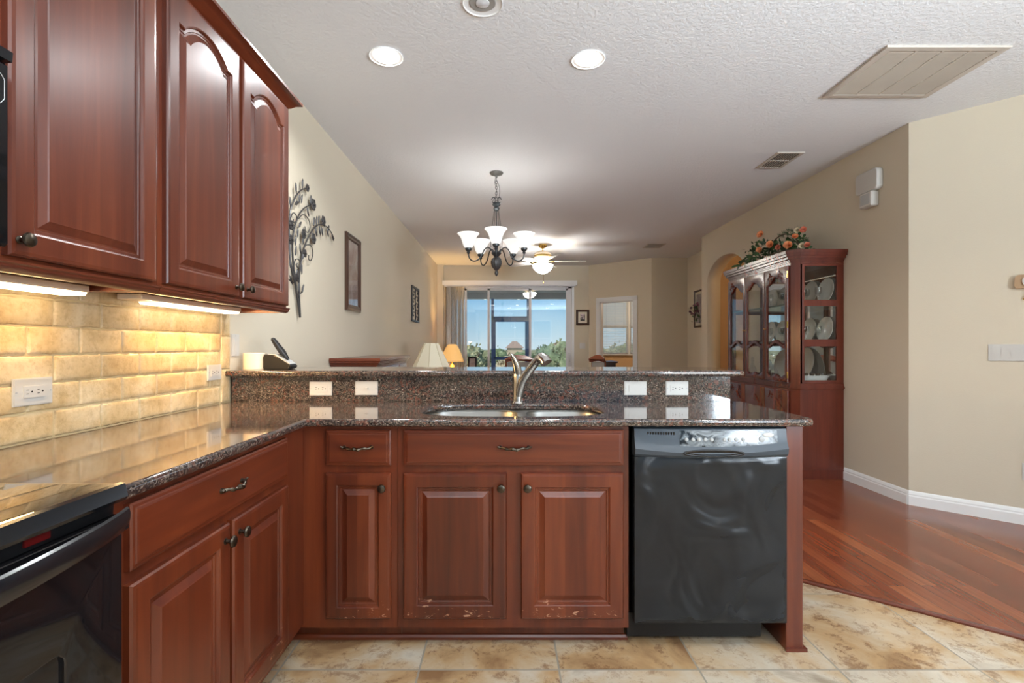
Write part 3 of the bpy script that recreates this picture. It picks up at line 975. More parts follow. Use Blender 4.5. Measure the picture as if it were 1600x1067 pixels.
tube(bm, [h0, Vector(P(842, 560, 2.275)), Vector(P(846, 558.5, 2.25)), Vector(P(851, 562, 2.235)), Vector(P(853.5, 567, 2.228))], [.0185, .021, .0235, .0255, .027], 18)
obj('spray_head', bm, M['chrome'], t)
bm = B()
tube(bm, [P(809, 584, 2.455), P(808, 576, 2.45), P(805.5, 566, 2.44), P(802, 558, 2.43), P(798.5, 553, 2.42)], [.0215, .021, .0165, .0115, .004], 14)
for v in bm.verts: pass
obj('lever', bm, M['chrome'], t)

# --- wall plates
def wallplate(name, label, cat, fn, u, w, W=.114, H=.070, kind='outlet', group=None, gangs=1):
    c = fn(u, w, 0)
    t = thing(name, label, cat, c, group)
    bm = B(); prism(bm, rect(u - W / 2, u + W / 2, w - H / 2, w + H / 2), fn, 0, .004)
    bm2 = bm; prism(bm2, rect(u - W / 2 + .003, u + W / 2 - .003, w - H / 2 + .003, w + H / 2 - .003), fn, .004, .0062)
    obj('cover_plate', bm, M['white_plastic'], t, False)
    if kind in ('outlet', 'rocker'):
        bm = B(); prism(bm, rect(u - .034, u + .034, w - .017, w + .017), fn, .0055, .0085 if kind == 'outlet' else .008)
        if kind == 'rocker': prism(bm, [(u - .0325, w - .0155), (u + .0325, w - .0155), (u + .0325, w + .0155), (u - .0325, w + .0155)], fn, .008, .0095)
        nm = 'socket_face' if kind == 'outlet' else 'rocker'
        sf = obj(nm, bm, M['white_plastic'], t, False)
        if kind == 'outlet':
            bm = B()
            for cx in (u - .017, u + .017):
                prism(bm, rect(cx - .009, cx - .001, w + .0045, w + .0065), fn, .0085, .0089)
                prism(bm, rect(cx - .009, cx - .002, w - .0065, w - .0045), fn, .0085, .0089)
                prism(bm, [(cx + .008 + .0028 * cos(a), w + .0028 * sin(a)) for a in [k * pi / 4 for k in range(8)]], fn, .0085, .0089)
            objs('slot', bm, M['dark_slot'], sf, False)
    elif kind == 'toggle':
        bm = B(); prism(bm, rect(u - .012, u + .012, w - .005, w + .005), fn, .006, .0075)
        prism(bm, rect(u - .004, u + .009, w - .0035, w + .0035), fn, .0075, .018)
        obj('toggle', bm, M['white_plastic'], t, False)
    elif kind == 'multi':
        for k in range(gangs):
            cx = u + (k - (gangs - 1) / 2) * .046
            bm = B(); prism(bm, rect(cx - .0165, cx + .0165, w - .033, w + .033), fn, .006, .0085)
            obj('rocker', bm, M['white_plastic'], t, False)
    elif kind == 'decora':
        bm = B(); prism(bm, rect(u - .0165, u + .0165, w - .033, w + .033), fn, .006, .0085)
        obj('rocker', bm, M['white_plastic'], t, False)
    if kind != 'multi':
        bm = B()
        sx = W / 2 - .008 if W > H else 0; sz = 0 if W > H else H / 2 - .008
        for s in (-1, 1):
            prism(bm, [(u + s * sx + .003 * cos(a), w + s * sz + .003 * sin(a)) for a in [k * pi / 4 for k in range(8)]], fn, .0062, .0072)
        objs('screw', bm, M['print_grey'], t, False)
    return t
fbs = faceX(LW + .0135)
wallplate('wall_outlet', 'white outlet on the travertine tiles nearest the range', 'outlet', fbs, 1.478, 1.063, .124, .080)
wallplate('wall_outlet', 'white outlet on the travertine tiles near the granite riser', 'outlet', fbs, 2.40, 1.07, .114, .074)
frs = faceNY(2.555)
pr = lambda x: (x - 789) * 2.555 / F
wallplate('wall_outlet', 'white outlet on the granite riser left of the sink', 'outlet', frs, pr(501.5), .979)
wallplate('wall_switch', 'white plate with small toggle switch on the granite riser', 'switch', frs, pr(573), .981, kind='toggle')
wallplate('wall_switch', 'white rocker switch on the granite riser right of the sink', 'switch', frs, pr(992.5), .981, kind='rocker')
wallplate('wall_outlet', 'white outlet on the granite riser above the dishwasher', 'outlet', frs, pr(1057.5), .981)
wallplate('wall_switch', 'tall white switch plate on the left wall at the end of the tiles', 'switch', faceX(LW), 2.61, 1.2, .075, .115, kind='decora')
fang = faceLine((RW, 3.78), (4.3, 2.53))
wallplate('wall_switch', 'wide white four-gang switch plate on the angled right wall', 'switch', fang, .535, 1.150, .208, .114, kind='multi', gangs=4)
wallplate('wall_outlet', 'white plate low on the angled wall at the right photo edge', 'outlet', fang, .63, .355, .070, .114, kind='decora')
wallplate('wall_switch', 'cream switch plate beside the sliding glass door below a picture', 'switch', faceNY(10.5), px_(910, 10.5), 1.195, .12, .12, kind='decora')

# --- dishwasher
t = thing('dishwasher', 'black dishwasher with dented glossy door at the end of the counter', 'dishwasher', (.80, 2.25, 0))
DX0, DX1 = .505, 1.098
obj('tub', box(B(), DX0 + .012, DX1 - .008, 1.99, 2.54, .10, .872), M['black_plastic'], t, False)
bm = B()
n, mrow = 36, 44
g = []
for j in range(mrow + 1):
    row = []
    for i in range(n + 1):
        x = DX0 + (DX1 - DX0) * i / n; z = .118 + (.765 - .118) * j / mrow
        d = .0035 * noise.noise(Vector((x * 3.0, z * 3.2, 5.0))) * 1.2
        d += -.004 * math.exp(-((z - .185) / .022) ** 2) * (0.5 + 0.5 * noise.noise(Vector((x * 9, 0, 2)))) 
        if i in (0, n) or j in (0, mrow): d = -.004
        row.append(bm.verts.new((x, 1.945 - d, z)))
    g.append(row)
for j in range(mrow):
    for i in range(n): bm.faces.new((g[j][i], g[j][i + 1], g[j + 1][i + 1], g[j + 1][i]))
be = [e_ for e_ in bm.edges if e_.is_boundary]
r = bmesh.ops.extrude_edge_only(bm, edges=be)
for v in [q for q in r['geom'] if isinstance(q, bmesh.types.BMVert)]: v.co.y = 1.985
obj('door_panel', bm, M['dw_front'], t)
# curved control fascia
bm = B()
nn = 30
def dwy(x): s = (x - DX0) / (DX1 - DX0) * 2 - 1; return 1.935 - .020 * (1 - s * s)
secs = [(.768, .012), (.778, .002), (.800, -.001), (.812, .006), (.828, .012), (.874, .020), (.880, .035), (.880, .06)]
grid = []
for (z, dy) in secs:
    row = []
    for i in range(nn + 1):
        x = DX0 + (DX1 - DX0) * i / nn
        s = (x - DX0) / (DX1 - DX0) * 2 - 1
        zz = z - (.016 * (1 - s * s) if .79 < z < .84 else 0) - (.004 * (1 - s * s) if z < .785 else 0)
        row.append(bm.verts.new((x, dwy(x) + dy, zz)))
    grid.append(row)
for a, b in zip(grid, grid[1:]):
    for i in range(nn): bm.faces.new((a[i], a[i + 1], b[i + 1], b[i]))
be = [e_ for e_ in bm.edges if e_.is_boundary]
r = bmesh.ops.extrude_edge_only(bm, edges=be)
for v in [q for q in r['geom'] if isinstance(q, bmesh.types.BMVert)]: v.co.y = 1.995
cf = obj('control_fascia', bm, M['grey_plastic'], t)
def dwp(z, off=0.001):   # point on the upper fascia
    return lambda x: (x, dwy(x) + .012 + (z - .812) * .17 - off, z)
# printed button panel following the curve
bm = B(); rows = []
for z in (.820, .832, .848, .866, .870):
    row = []
    for i in range(21):
        x = .675 + (1.058 - .675) * i / 20
        s_ = (x - DX0) / (DX1 - DX0) * 2 - 1
        z_ = z - (.014 * (1 - s_ * s_) if z == .820 else 0)
        row.append(bm.verts.new((x, dwy(x) + .0125 + max(z_ - .828, 0) * .174 - (.002 if z_ < .828 else .0012), z_)))
    rows.append(row)
for a, b in zip(rows, rows[1:]):
    for i in range(20): bm.faces.new((a[i], a[i + 1], b[i + 1], b[i]))
m = MT('dishwasher_print', rough=0.18)
v = m.coord(scale=(1, 1, 1.3))
nz = m.noise(v, 16, 3, 0.55, 1.4)
m.col(m.ramp(nz, [(0.40, srgb(26, 30, 34)), (0.46, srgb(96, 102, 106)), (0.53, srgb(112, 118, 122)), (0.6, srgb(140, 146, 150)), (0.68, srgb(60, 66, 70))]))
obj('button_panel', bm, m, cf, keep=False)
bm = B()
for k, x in enumerate([.700, .725, .748, .772, .796, .846, .866, .892, .920, .993]):
    z = .836
    rr = .0072 if k < 9 else .011
    c = Vector((x, dwy(x) + .0125, z))
    lathe(bm, [(rr, 0), (rr, -.003), (rr * .7, -.0045), (.0005, -.005)], c, 14, axis='y')
objs('button', bm, M['print_grey'], cf)
bm = B()
for k in range(5):
    x = .838 + .02 * k
    box(bm, x, x + .011, dwy(x) + .0095, dwy(x) + .0115, .8245, .827)
objs('print_mark', bm, M['print_grey'], cf, False)
bm = B()
c = Vector((.945 + .09, dwy(1.03) + .0125, .852))
lathe(bm, [(.018, .006), (.018, 0), (.016, -.002), (.0005, -.003)], c, 20, axis='y')
for v in bm.verts:
    if v.co.z > .829: v.co.z = .852 + (v.co.z - .852) * .48 ; v.co.x = 1.02 + (v.co.x - 1.035) * 1.25
obj('badge', bm, M['white_plastic'], cf)
# vent grille
bm = B()
for k in range(11):
    x = .553 + k * .0098
    box(bm, x, x + .0062, dwy(x) + .0165, dwy(x) + .0185, .853, .863)
objs('vent_slot', bm, M['black_gloss'], cf, False)
# scooped handle lip
bm = B()
pts = [(.80 + .115 * cos(a), dwy(.80) + .0005 - 0.0, .786 + .012 * sin(a)) for a in [2 * pi * k / 32 for k in range(33)]]
tube(bm, pts, .0035, 6)
prism(bm, [(.80 + .112 * cos(2 * pi * k / 32), .786 + .010 * sin(2 * pi * k / 32)) for k in range(32)], lambda u, w, d: (u, dwy(.80) + .004 + d, w), -.003, .004)
objs('handle_recess', bm, M['black_gloss'], cf)
obj('toe_panel', box(B(), DX0 - .01, DX1 - .06, 2.03, 2.045, .02, .115), M['black_plastic'], t, False)
# ================================================================== RANGE (faces +X)
t = thing('kitchen_range', 'black glass-top range with oven door at the lower left', 'range', (-1.08, .60, 0))
RY0, RY1 = .215, .978
obj('body', box(B(), LW + .03, -.79, RY0 + .004, RY1 - .004, .06, .905), M['black_enamel'], t, False)
bm = plate([rrect(LW + .04, -.752, RY0, RY1, .008, 2)], .022, .004, lambda x, y, d: (x, y, .908 + d))
ct = obj('glass_top', bm, M['cooktop'], t, keep=True)
bm = B()
for cx, cy, r in ((-1.2, .42, .09), (-1.2, .77, .075), (-.96, .42, .075), (-.96, .77, .105)):
    for rr in (r, r * .6):
        tube(bm, [(cx + rr * cos(a), cy + rr * sin(a), .9302) for a in [2 * pi * k / 40 for k in range(41)]], .0006, 4, False)
objs('burner_ring', bm, M['print_grey'], ct)
bm = B(); prism(bm, [(-.7525, .932), (-.742, .930), (-.736, .905), (-.742, .897), (-.80, .897), (-.80, .905), (-.7525, .905)], lambda x, z, y: (x, y, z), RY0, RY1)
obj('front_rail', bm, M['black_enamel'], t)
bm = B(); prism(bm, [(-.756, .896), (-.80, .896), (-.80, .872), (-.758, .872)], lambda x, z, y: (x, y, z), RY0 + .01, RY1 - .01)
vs = obj('vent_strip', bm, M['black_plastic'], t, False)
obj('indicator', box(B(), -.7575, -.7535, .785, .83, .880, .892), M['red_led'], vs, False)
bm = plate([rect(RY0 + .003, RY1 - .003, .20, .870), rrect(RY0 + .13, RY1 - .13, .34, .68, .02, 3)], .040, .004, lambda u, w, d: (-.785 + d, u, w))
od = obj('oven_door', bm, M['black_gloss'], t, keep=True)
obj('oven_window', box(B(), -.76, -.752, RY0 + .12, RY1 - .12, .33, .69), M['black_gloss'], od, False)
# bowed handle
bm = B()
pts = []; n = 28
for i in range(n + 1):
    s = i / n * 2 - 1
    pts.append(Vector((-.738 + .040 * (1 - s * s) ** .8, (RY0 + RY1) / 2 + s * .376, .862 - .006 * (1 - s * s))))
prev = None
rings = []
for p in pts:
    rings.append([bm.verts.new((p.x + .010 * cos(a) * (1 if cos(a) > 0 else 1.0) + .004 * sin(a), p.y, p.z + .024 * sin(a))) for a in [2 * pi * k / 12 for k in range(12)]])
for a, b in zip(rings, rings[1:]):
    for k in range(12): bm.faces.new((a[k], a[(k + 1) % 12], b[(k + 1) % 12], b[k]))
bm.faces.new(rings[0][::-1]); bm.faces.new(rings[-1])
for yy in (RY0 + .012, RY1 - .012): box(bm, -.75, -.730, yy - .008, yy + .008, .842, .866, .003)
obj('handle', bm, M['black_enamel'], od)
bm = plate([rect(RY0 + .003, RY1 - .003, .065, .192)], .038, .004, lambda u, w, d: (-.785 + d, u, w))
obj('warming_drawer', bm, M['black_enamel'], t, keep=True)

# ================================================================== MICROWAVE
t = thing('microwave', 'black over-range microwave at the upper left edge', 'microwave', (-1.2, .66, 1.40))
obj('body', box(B(), LW + .005, -1.05, .272, 1.03, 1.398, 1.804, .003), M['black_plastic'], t, False)
obj('door', box(B(), -1.05, -1.018, .272, .86, 1.40, 1.775, .006), M['black_gloss'], t, False)
cp = obj('control_panel', box(B(), -1.05, -1.018, .863, 1.03, 1.40, 1.775, .006), M['black_gloss'], t, False)
bm = B()
for r in range(9):
    for c in range(3):
        y = .90 + c * .045; z = 1.445 + r * .026
        lathe(bm, [(.0062, 0), (.0062, .0007), (.0045, .0009)], (-1.0185, y, z), 8, axis='x')
tube(bm, [(-1.018, .885, 1.688), (-1.018, 1.01, 1.688), (-1.018, 1.018, 1.70), (-1.018, 1.018, 1.738), (-1.018, 1.01, 1.748), (-1.018, .885, 1.748)], .001, 4)
objs('button', bm, M['print_grey'], cp)
bm = B(); prism(bm, [(-1.05, 1.776), (-1.014, 1.78), (-1.012, 1.80), (-1.05, 1.804)], lambda x, z, y: (x, y, z), .272, 1.03)
obj('vent_grille', bm, M['black_enamel'], t, False)

# ================================================================== UPPER CABINETS (face +X)
FU = faceX(-1.095)
XB = -1.095
def upper(label, y0, y1, holes, z0=1.385, end=False, rail=True):
    t = thing('upper_cabinet', label, 'cabinet', (-1.25, (y0 + y1) / 2, z0))
    bm = B()
    box(bm, LW + .002, XB - .02, y0, y0 + .018, z0 - .018, 2.40); box(bm, LW + .002, XB - .02, y1 - .018, y1, z0 - .018, 2.40)
    box(bm, LW + .002, XB - .02, y0 + .018, y1 - .018, z0, z0 + .018); box(bm, LW + .002, XB - .02, y0 + .018, y1 - .018, 2.38, 2.40)
    box(bm, LW + .002, LW + .01, y0 + .018, y1 - .018, z0 + .018, 2.38)
    obj('carcass', bm, M['cherry_v'], t, False)
    bm = plate([rect(y0, y1, z0, 2.40)] + holes, .02, 0, lambda u, w, d: (XB - .02 + d, u, w))
    obj('face_frame', bm, M['cherry_v'], t, False)
    prof = [(XB - .03, 2.378), (XB + .004, 2.378), (XB + .008, 2.386), (XB + .018, 2.392), (XB + .034, 2.408), (XB + .052, 2.418), (XB + .060, 2.420), (XB + .060, 2.432), (XB - .03, 2.432)]
    bm = B()
    if not end:
        prism(bm, prof, lambda x, z, y: (x, y, z), y0, y1)
    else:
        # mitred return at the far end
        fr = [bm.verts.new((x, y0, z)) for x, z in prof]
        co = [bm.verts.new((x, y1 + max(x - XB, 0) if x > XB else y1, z)) for x, z in prof]
        bk = [bm.verts.new((LW + .002, y1 + max(x - XB, 0), z)) for x, z in prof]
        for a, b in ((fr, co), (co, bk)):
            for k in range(len(prof)): bm.faces.new((a[k], a[(k + 1) % len(prof)], b[(k + 1) % len(prof)], b[k]))
        bm.faces.new(fr); bm.faces.new(bk)
    obj('crown', bm, M['cherry_hy'], t)
    if rail:
        prof = [(XB - .018, z0 + .001), (XB + .014, z0 + .001), (XB + .014, z0 - .004), (XB + .009, z0 - .008), (XB + .009, z0 - .013), (XB + .003, z0 - .020), (XB - .006, z0 - .024), (XB - .018, z0 - .024)]
        bm = B(); prism(bm, prof, lambda x, z, y: (x, y, z), y0, y1 + (0.012 if end else 0))
        if end: prism(bm, [(y1, z0 - .024), (y1 + .012, z0 - .02), (y1 + .012, z0), (y1, z0)], lambda y, z, x: (x, y, z), LW + .002, XB)
        obj('light_rail', bm, M['cherry_hy'], t)
    return t
t = upper('cherry wall cabinet with two arched doors at the end of the run', 1.575, 2.505, [rect(1.62, 2.01, 1.43, 2.35), rect(2.08, 2.47, 1.43, 2.35)], end=True)
dd_ = cab_door(t, 1.597, 2.030, 1.396, 2.375, FU, .058, .055, 'cherry_panel_up'); knob(dd_, FU, 2.003, 1.432)
dd_ = cab_door(t, 2.062, 2.492, 1.396, 2.375, FU, .058, .055, 'cherry_panel_up'); knob(dd_, FU, 2.09, 1.432)
t = upper('cherry wall cabinet with one broad door next to the microwave', 1.045, 1.573, [rect(1.12, 1.52, 1.43, 2.35)])
dd_ = cab_door(t, 1.088, 1.548, 1.396, 2.375, FU, .058, .055, 'cherry_panel_up'); knob(dd_, FU, 1.108, 1.432)
t = upper('cherry wall cabinet above the microwave', .27, 1.043, [rect(.32, .63, 1.88, 2.35), rect(.68, .99, 1.88, 2.35)], z0=1.825, rail=False)
dd_ = cab_door(t, .29, .645, 1.84, 2.375, FU, .058, .045, 'cherry_panel_up'); knob(dd_, FU, .62, 1.87)
dd_ = cab_door(t, .655, 1.02, 1.84, 2.375, FU, .058, .045, 'cherry_panel_up'); knob(dd_, FU, .68, 1.87)

# under-cabinet lights
def ucl(label, y0, y1, lit0, pw):
    t = thing('under_cabinet_light', label, 'light', (-1.33, (y0 + y1) / 2, 1.345), 'under-cabinet strip lights')
    obj('housing', box(B(), -1.375, -1.285, y0, y1, 1.362, 1.3835, .003), M['plastic_cream'], t, False)
    bm = B(); prism(bm, [(-1.37, 1.362), (-1.29, 1.362), (-1.297, 1.352), (-1.362, 1.352)], lambda x, z, y: (x, y, z), lit0, y1 - .004)
    obj('diffuser', bm, M['tube_light'], t)
    light('under_cabinet_glow', 'AREA', (-1.33, (lit0 + y1) / 2, 1.349), pw, (1, .64, .28), (0, radians(-50), 0), shape='RECTANGLE', size=.06, size_y=(y1 - lit0) * .95)
ucl('lit strip light under the broad-door cabinet', 1.068, 1.55, 1.075, 7)
ucl('lit strip light under the two-door cabinet', 1.77, 2.44, 1.87, 16)

# ================================================================== SMALL THINGS ON THE BAR
bm = B(); lathe(bm, [(.0565, 0), (.058, .002), (.058, .084), (.055, .087), (.052, .087), (.050, .082), (.001, .082)], (-1.325, 2.655, 1.073), 32)
t_ = single('canister', bm, M['plastic_cream'], 'short cream cylinder on the bar beside the black telephone', 'canister')
t = thing('telephone', 'black cordless telephone in its cradle on the bar', 'telephone', (-1.2, 2.67, 1.073))
bm = B(); prism(bm, [(-1.270, 1.074), (-1.135, 1.074), (-1.122, 1.088), (-1.128, 1.095), (-1.175, 1.125), (-1.215, 1.148), (-1.262, 1.152), (-1.270, 1.14)], lambda x, z, y: (x, y, z), 2.625, 2.715)
bmesh.ops.bevel(bm, geom=bm.edges[:], offset=.004, segments=2, affect='EDGES')
obj('cradle', bm, M['black_plastic'], t)
bm = B(); prism(bm, [(-1.245, 1.1525), (-1.212, 1.1485), (-1.132, 1.0985), (-1.130, 1.1025), (-1.208, 1.1535)], lambda x, z, y: (x, y, z), 2.632, 2.708)
obj('silver_trim', bm, M['print_grey'], t)
bm = B()
tube(bm, [(-1.155, 2.67, 1.125), (-1.185, 2.67, 1.16), (-1.215, 2.67, 1.20), (-1.237, 2.67, 1.232), (-1.241, 2.67, 1.238)], [.006, .016, .014, .011, .006], 12)
for v in bm.verts: v.co.y = 2.67 + (v.co.y - 2.67) * 1.6
obj('handset', bm, M['black_plastic'], t)
# ================================================================== CEILING FIXTURES
def downlight(label, x, y, lit=True, tilt=(0, 0), power=17, group=None):
    t = thing('recessed_light', label, 'light', (x, y, CEIL - .012), group)
    bm = B(); lathe(bm, [(.068, 0.0), (.092, -.003), (.097, -.007), (.097, -.0005)], (x, y, CEIL), 36)
    bmesh.ops.delete(bm, geom=[f for f in bm.faces if len(f.verts) > 4], context='FACES')
    obj('trim_ring', bm, M['white_paint'], t)
    bm = B()
    if lit:
        lathe(bm, [(.067, 0.0), (.070, -.006), (.060, -.011), (.03, -.014), (.0005, -.015)], (x, y, CEIL), 32)
        obj('lens', bm, M['lens'], t)
        light('downlight_beam', 'AREA', (x, y, CEIL - .02), power, (.95, .98, 1), (0, 0, 0), shape='DISK', size=.13, spread=radians(150))
    else:
        lathe(bm, [(.066, -.001), (.062, -.004), (.034, -.0025), (.034, -.001)], (x, y, CEIL), 32)
        obj('baffle', bm, M['fabric'], t)
        bm = B(); lathe(bm, [(.034, -.001), (.033, -.006), (.02, -.009), (.0005, -.011)], (x, y, CEIL), 24)
        obj('lens', bm, M['lens_off'], t)
downlight('lit recessed ceiling light nearer the wall cabinets', -.69, 2.91)
downlight('lit recessed ceiling light above the sink side, right of the other lit one', .49, 2.94)
downlight('unlit recessed ceiling light at the top photo edge', -.11, 2.455, False)
for (x, y) in ((.5, .5), (-.5, .5), (1.9, .9), (0.2, -1.2), (1.9, -1.2)):  # unseen recessed lights added to brighten the near kitchen
    downlight('added lit recessed ceiling light out of view over the near kitchen', x, y, True, power=8, group='added recessed lights over the near kitchen')

# chandelier
CX, CY = -.083, 4.87
t = thing('chandelier', 'five-arm dark metal chandelier with white glass shades on a chain', 'chandelier', (CX, CY, CEIL))
bm = B(); lathe(bm, [(.066, 0), (.066, -.008), (.058, -.018), (.03, -.026), (.012, -.032), (.009, -.05), (.0005, -.052)], (CX, CY, CEIL), 32)
obj('canopy', bm, M['chand_light'], t)
bm = B()
z = CEIL - .05; k = 0
while z > 2.615:
    ring = [(CX + (.011 * cos(a) if k % 2 else 0), CY + (0 if k % 2 else .011 * cos(a)), z - .016 + .018 * sin(a)) for a in [2 * pi * j / 12 for j in range(13)]]
    tube(bm, ring, .0022, 5, False); z -= .027; k += 1
tube(bm, bez((CX, CY, 2.84), (CX - .05, CY, 2.78), (CX + .05, CY, 2.70), (CX - .04, CY, 2.60), 14), .0025, 5)
tube(bm, bez((CX, CY, 2.80), (CX + .05, CY, 2.74), (CX + .03, CY, 2.66), (CX + .02, CY, 2.60), 14), .0025, 5)
for s_ in (-1, 1):
    tube(bm, [(CX + s_ * (.028 + .018 * cos(a)), CY, 2.615 + .026 * sin(a)) for a in [2 * pi * j / 16 for j in range(15)]], .004, 6)
obj('chain', bm, M['chand_metal'], t)
bm = B(); lathe(bm, [(.0005, 2.60), (.012, 2.597), (.030, 2.585), (.036, 2.57), (.030, 2.557), (.018, 2.55), (.024, 2.54), (.028, 2.53), (.018, 2.515), (.008, 2.505), (.0005, 2.50)], (CX, CY, 0), 24, flute=.10, nf=8)
obj('crown_cup', bm, M['chand_metal'], t)
bm = B()
tube(bm, [(CX, CY, 2.51), (CX, CY, 2.10)], .0055, 8)
for k in range(5):
    a = 2 * pi * k / 5 + radians(-90)
    tube(bm, bez((CX + .02 * cos(a), CY + .02 * sin(a), 2.54), (CX + .03 * cos(a), CY + .03 * sin(a), 2.40), (CX + .07 * cos(a), CY + .07 * sin(a), 2.28), (CX + .055 * cos(a), CY + .055 * sin(a), 2.15), 10), .0028, 5)
obj('stem', bm, M['chand_metal'], t)
bm = B(); lathe(bm, [(.014, 2.17), (.018, 2.15), (.012, 2.135), (.014, 2.115), (.044, 2.105), (.048, 2.098), (.030, 2.075), (.020, 2.062), (.024, 2.055)], (CX, CY, 0), 28, flute=.06, nf=10)
obj('hub', bm, M['chand_metal'], t)
bm = B(); lathe(bm, [(.020, 2.06), (.040, 2.045), (.050, 2.02), (.050, 1.995), (.040, 1.965), (.022, 1.94), (.012, 1.93), (.014, 1.92), (.018, 1.905), (.014, 1.89), (.006, 1.878), (.0005, 1.872)], (CX, CY, 0), 60, flute=.09, nf=9, twist=26)
obj('urn', bm, M['iron'], t)
for k in range(5):
    a = radians(-90) + 2 * pi * k / 5
    ca, sa = cos(a), sin(a)
    R = .28
    Q = lambda r, z: (CX + r * ca, CY + r * sa, z)
    bm = B()
    pts = bez(Q(.028, 2.085), Q(.055, 2.16), Q(.105, 2.17), Q(.135, 2.10), 10) + bez(Q(.135, 2.10), Q(.165, 2.025), Q(.20, 2.005), Q(.235, 2.01), 8)[1:] + bez(Q(.235, 2.01), Q(.262, 2.015), Q(R, 2.04), Q(R, 2.085), 8)[1:]
    tube(bm, pts, .0062, 8)
    am = obj('arm', bm, M['chand_metal'], t)
    bm = B(); lathe(bm, [(.010, 2.075), (.017, 2.085), (.013, 2.093), (.016, 2.10), (.030, 2.112), (.033, 2.128), (.026, 2.135)], Q(R, 0), 20)
    obj('socket_cup', bm, M['chand_metal'], am)
    bm = B(); lathe(bm, [(.026, 2.128), (.040, 2.14), (.052, 2.165), (.062, 2.20), (.074, 2.23), (.090, 2.253), (.106, 2.268)], Q(R, 0), 36)
    bmesh.ops.delete(bm, geom=[f for f in bm.faces if len(f.verts) > 4], context='FACES')
    sh = obj('shade', bm, M['shade_glass'], t)
    sm = sh.modifiers.new('solid', 'SOLIDIFY'); sm.thickness = .004
    light('chandelier_bulb', 'POINT', Q(R, 2.235), 1.6, (1, .98, .95), shadow_soft_size=.03)

# ceiling fan
FX, FY = .63, 8.35
t = thing('ceiling_fan', 'white five-blade ceiling fan with lit glass bowl in the far room', 'fan', (FX, FY, CEIL))
bm = B(); lathe(bm, [(.070, 0), (.070, -.02), (.055, -.045), (.02, -.06), (.012, -.065), (.012, -.13), (.0005, -.13)], (FX, FY, CEIL), 28)
obj('canopy', bm, M['brass'], t)
bm = B(); lathe(bm, [(.02, 2.775), (.08, 2.765), (.135, 2.735), (.145, 2.70), (.140, 2.66), (.10, 2.635), (.085, 2.62), (.09, 2.59), (.075, 2.575), (.0005, 2.575)], (FX, FY, 0), 36)
obj('motor_housing', bm, M['plastic_cream'], t)
bm = B(); lathe(bm, [(.147, 2.705), (.150, 2.70), (.150, 2.685), (.146, 2.68)], (FX, FY, 0), 36)
obj('brass_band', bm, M['brass'], t)
for k in range(5):
    a = radians(-2) + 2 * pi * k / 5
    Rm = Matrix.Translation((FX, FY, 2.60)) @ Matrix.Rotation(a, 4, 'Z')
    pitch = Matrix.Rotation(radians(13), 4, 'X')
    bm = plate([[(.20, -.055), (.30, -.066), (.62, -.078), (.69, -.070), (.715, -.04), (.72, 0), (.715, .04), (.69, .070), (.62, .078), (.30, .066), (.20, .055)]], .008, .002)
    for v in bm.verts: v.co = Rm @ pitch @ v.co
    bl = obj('blade', bm, M['fan_blade'], t, keep=True)
    bm = B()
    box(bm, .09, .24, -.012, .012, -.006, .0, .002); box(bm, .19, .25, -.04, .04, -.006, .0, .002)
    for v in bm.verts: v.co = Rm @ pitch @ v.co
    obj('blade_bracket', bm, M['brass'], bl)
bm = B(); lathe(bm, [(.06, 2.575), (.085, 2.56), (.09, 2.535), (.06, 2.53)], (FX, FY, 0), 28)
obj('light_fitter', bm, M['brass'], t)
bm = B(); lathe(bm, [(.165, 2.545), (.170, 2.538), (.160, 2.50), (.125, 2.455), (.075, 2.418), (.03, 2.402), (.0005, 2.399)], (FX, FY, 0), 36)
bmesh.ops.delete(bm, geom=[f for f in bm.faces if len(f.verts) > 4], context='FACES')
o = obj('glass_bowl', bm, M['fan_glass'], t)
bm = B(); lathe(bm, [(.010, 2.40), (.014, 2.388), (.006, 2.378), (.0005, 2.376)], (FX, FY, 0), 12)
tube(bm, [(FX + .01, FY, 2.40), (FX + .012, FY, 2.26)], .003, 5)
lathe(bm, [(.0005, 2.26), (.009, 2.252), (.009, 2.236), (.0005, 2.23)], (FX + .012, FY, 0), 10)
obj('pull_chain', bm, M['brass'], t)
light('fan_bulb', 'POINT', (FX, FY, 2.52), 75, (.97, .98, 1), shadow_soft_size=.06)

# vents
t = thing('return_air_grille', 'large beige return air grille with four louvred sections on the ceiling', 'vent', (2.49, 3.09, CEIL))
gx0, gx1, gy0, gy1 = 2.14, 2.84, 2.80, 3.375
fd = faceDown(CEIL)
bm = plate([rect(gx0, gx1, gy0, gy1), rect(gx0 + .045, gx1 - .045, gy0 + .04, gy1 - .04)], .014, .003, lambda x, y, d: (x, y, CEIL - .014 + d))
GR = MT('grille_paint', srgb(190, 180, 168), 0.5)
obj('frame', bm, GR, t, keep=True)
bm = B()
for k in range(1, 4):
    x = gx0 + .045 + (gx1 - gx0 - .09) * k / 4
    box(bm, x - .006, x + .006, gy0 + .04, gy1 - .04, CEIL - .013, CEIL - .001)
obj('divider', bm, GR, t, False)
bm = B()
n = 34
for k in range(n):
    y = gy0 + .045 + (gy1 - gy0 - .09) * k / n
    q = [bm.verts.new(c) for c in ((gx0 + .045, y, CEIL - .004), (gx1 - .045, y, CEIL - .004), (gx1 - .045, y + .012, CEIL - .013), (gx0 + .045, y + .012, CEIL - .013))]
    bm.faces.new(q)
lo = obj('louvres', bm, MT('louvre_paint', srgb(158, 146, 132), .6), t, False); sm = lo.modifiers.new('s', 'SOLIDIFY'); sm.thickness = .0012
obj('filter_backing', box(B(), gx0 + .04, gx1 - .04, gy0 + .035, gy1 - .035, CEIL - .0022, CEIL - .0004), MT('filter_grey', srgb(130, 120, 110), .9), t, False)
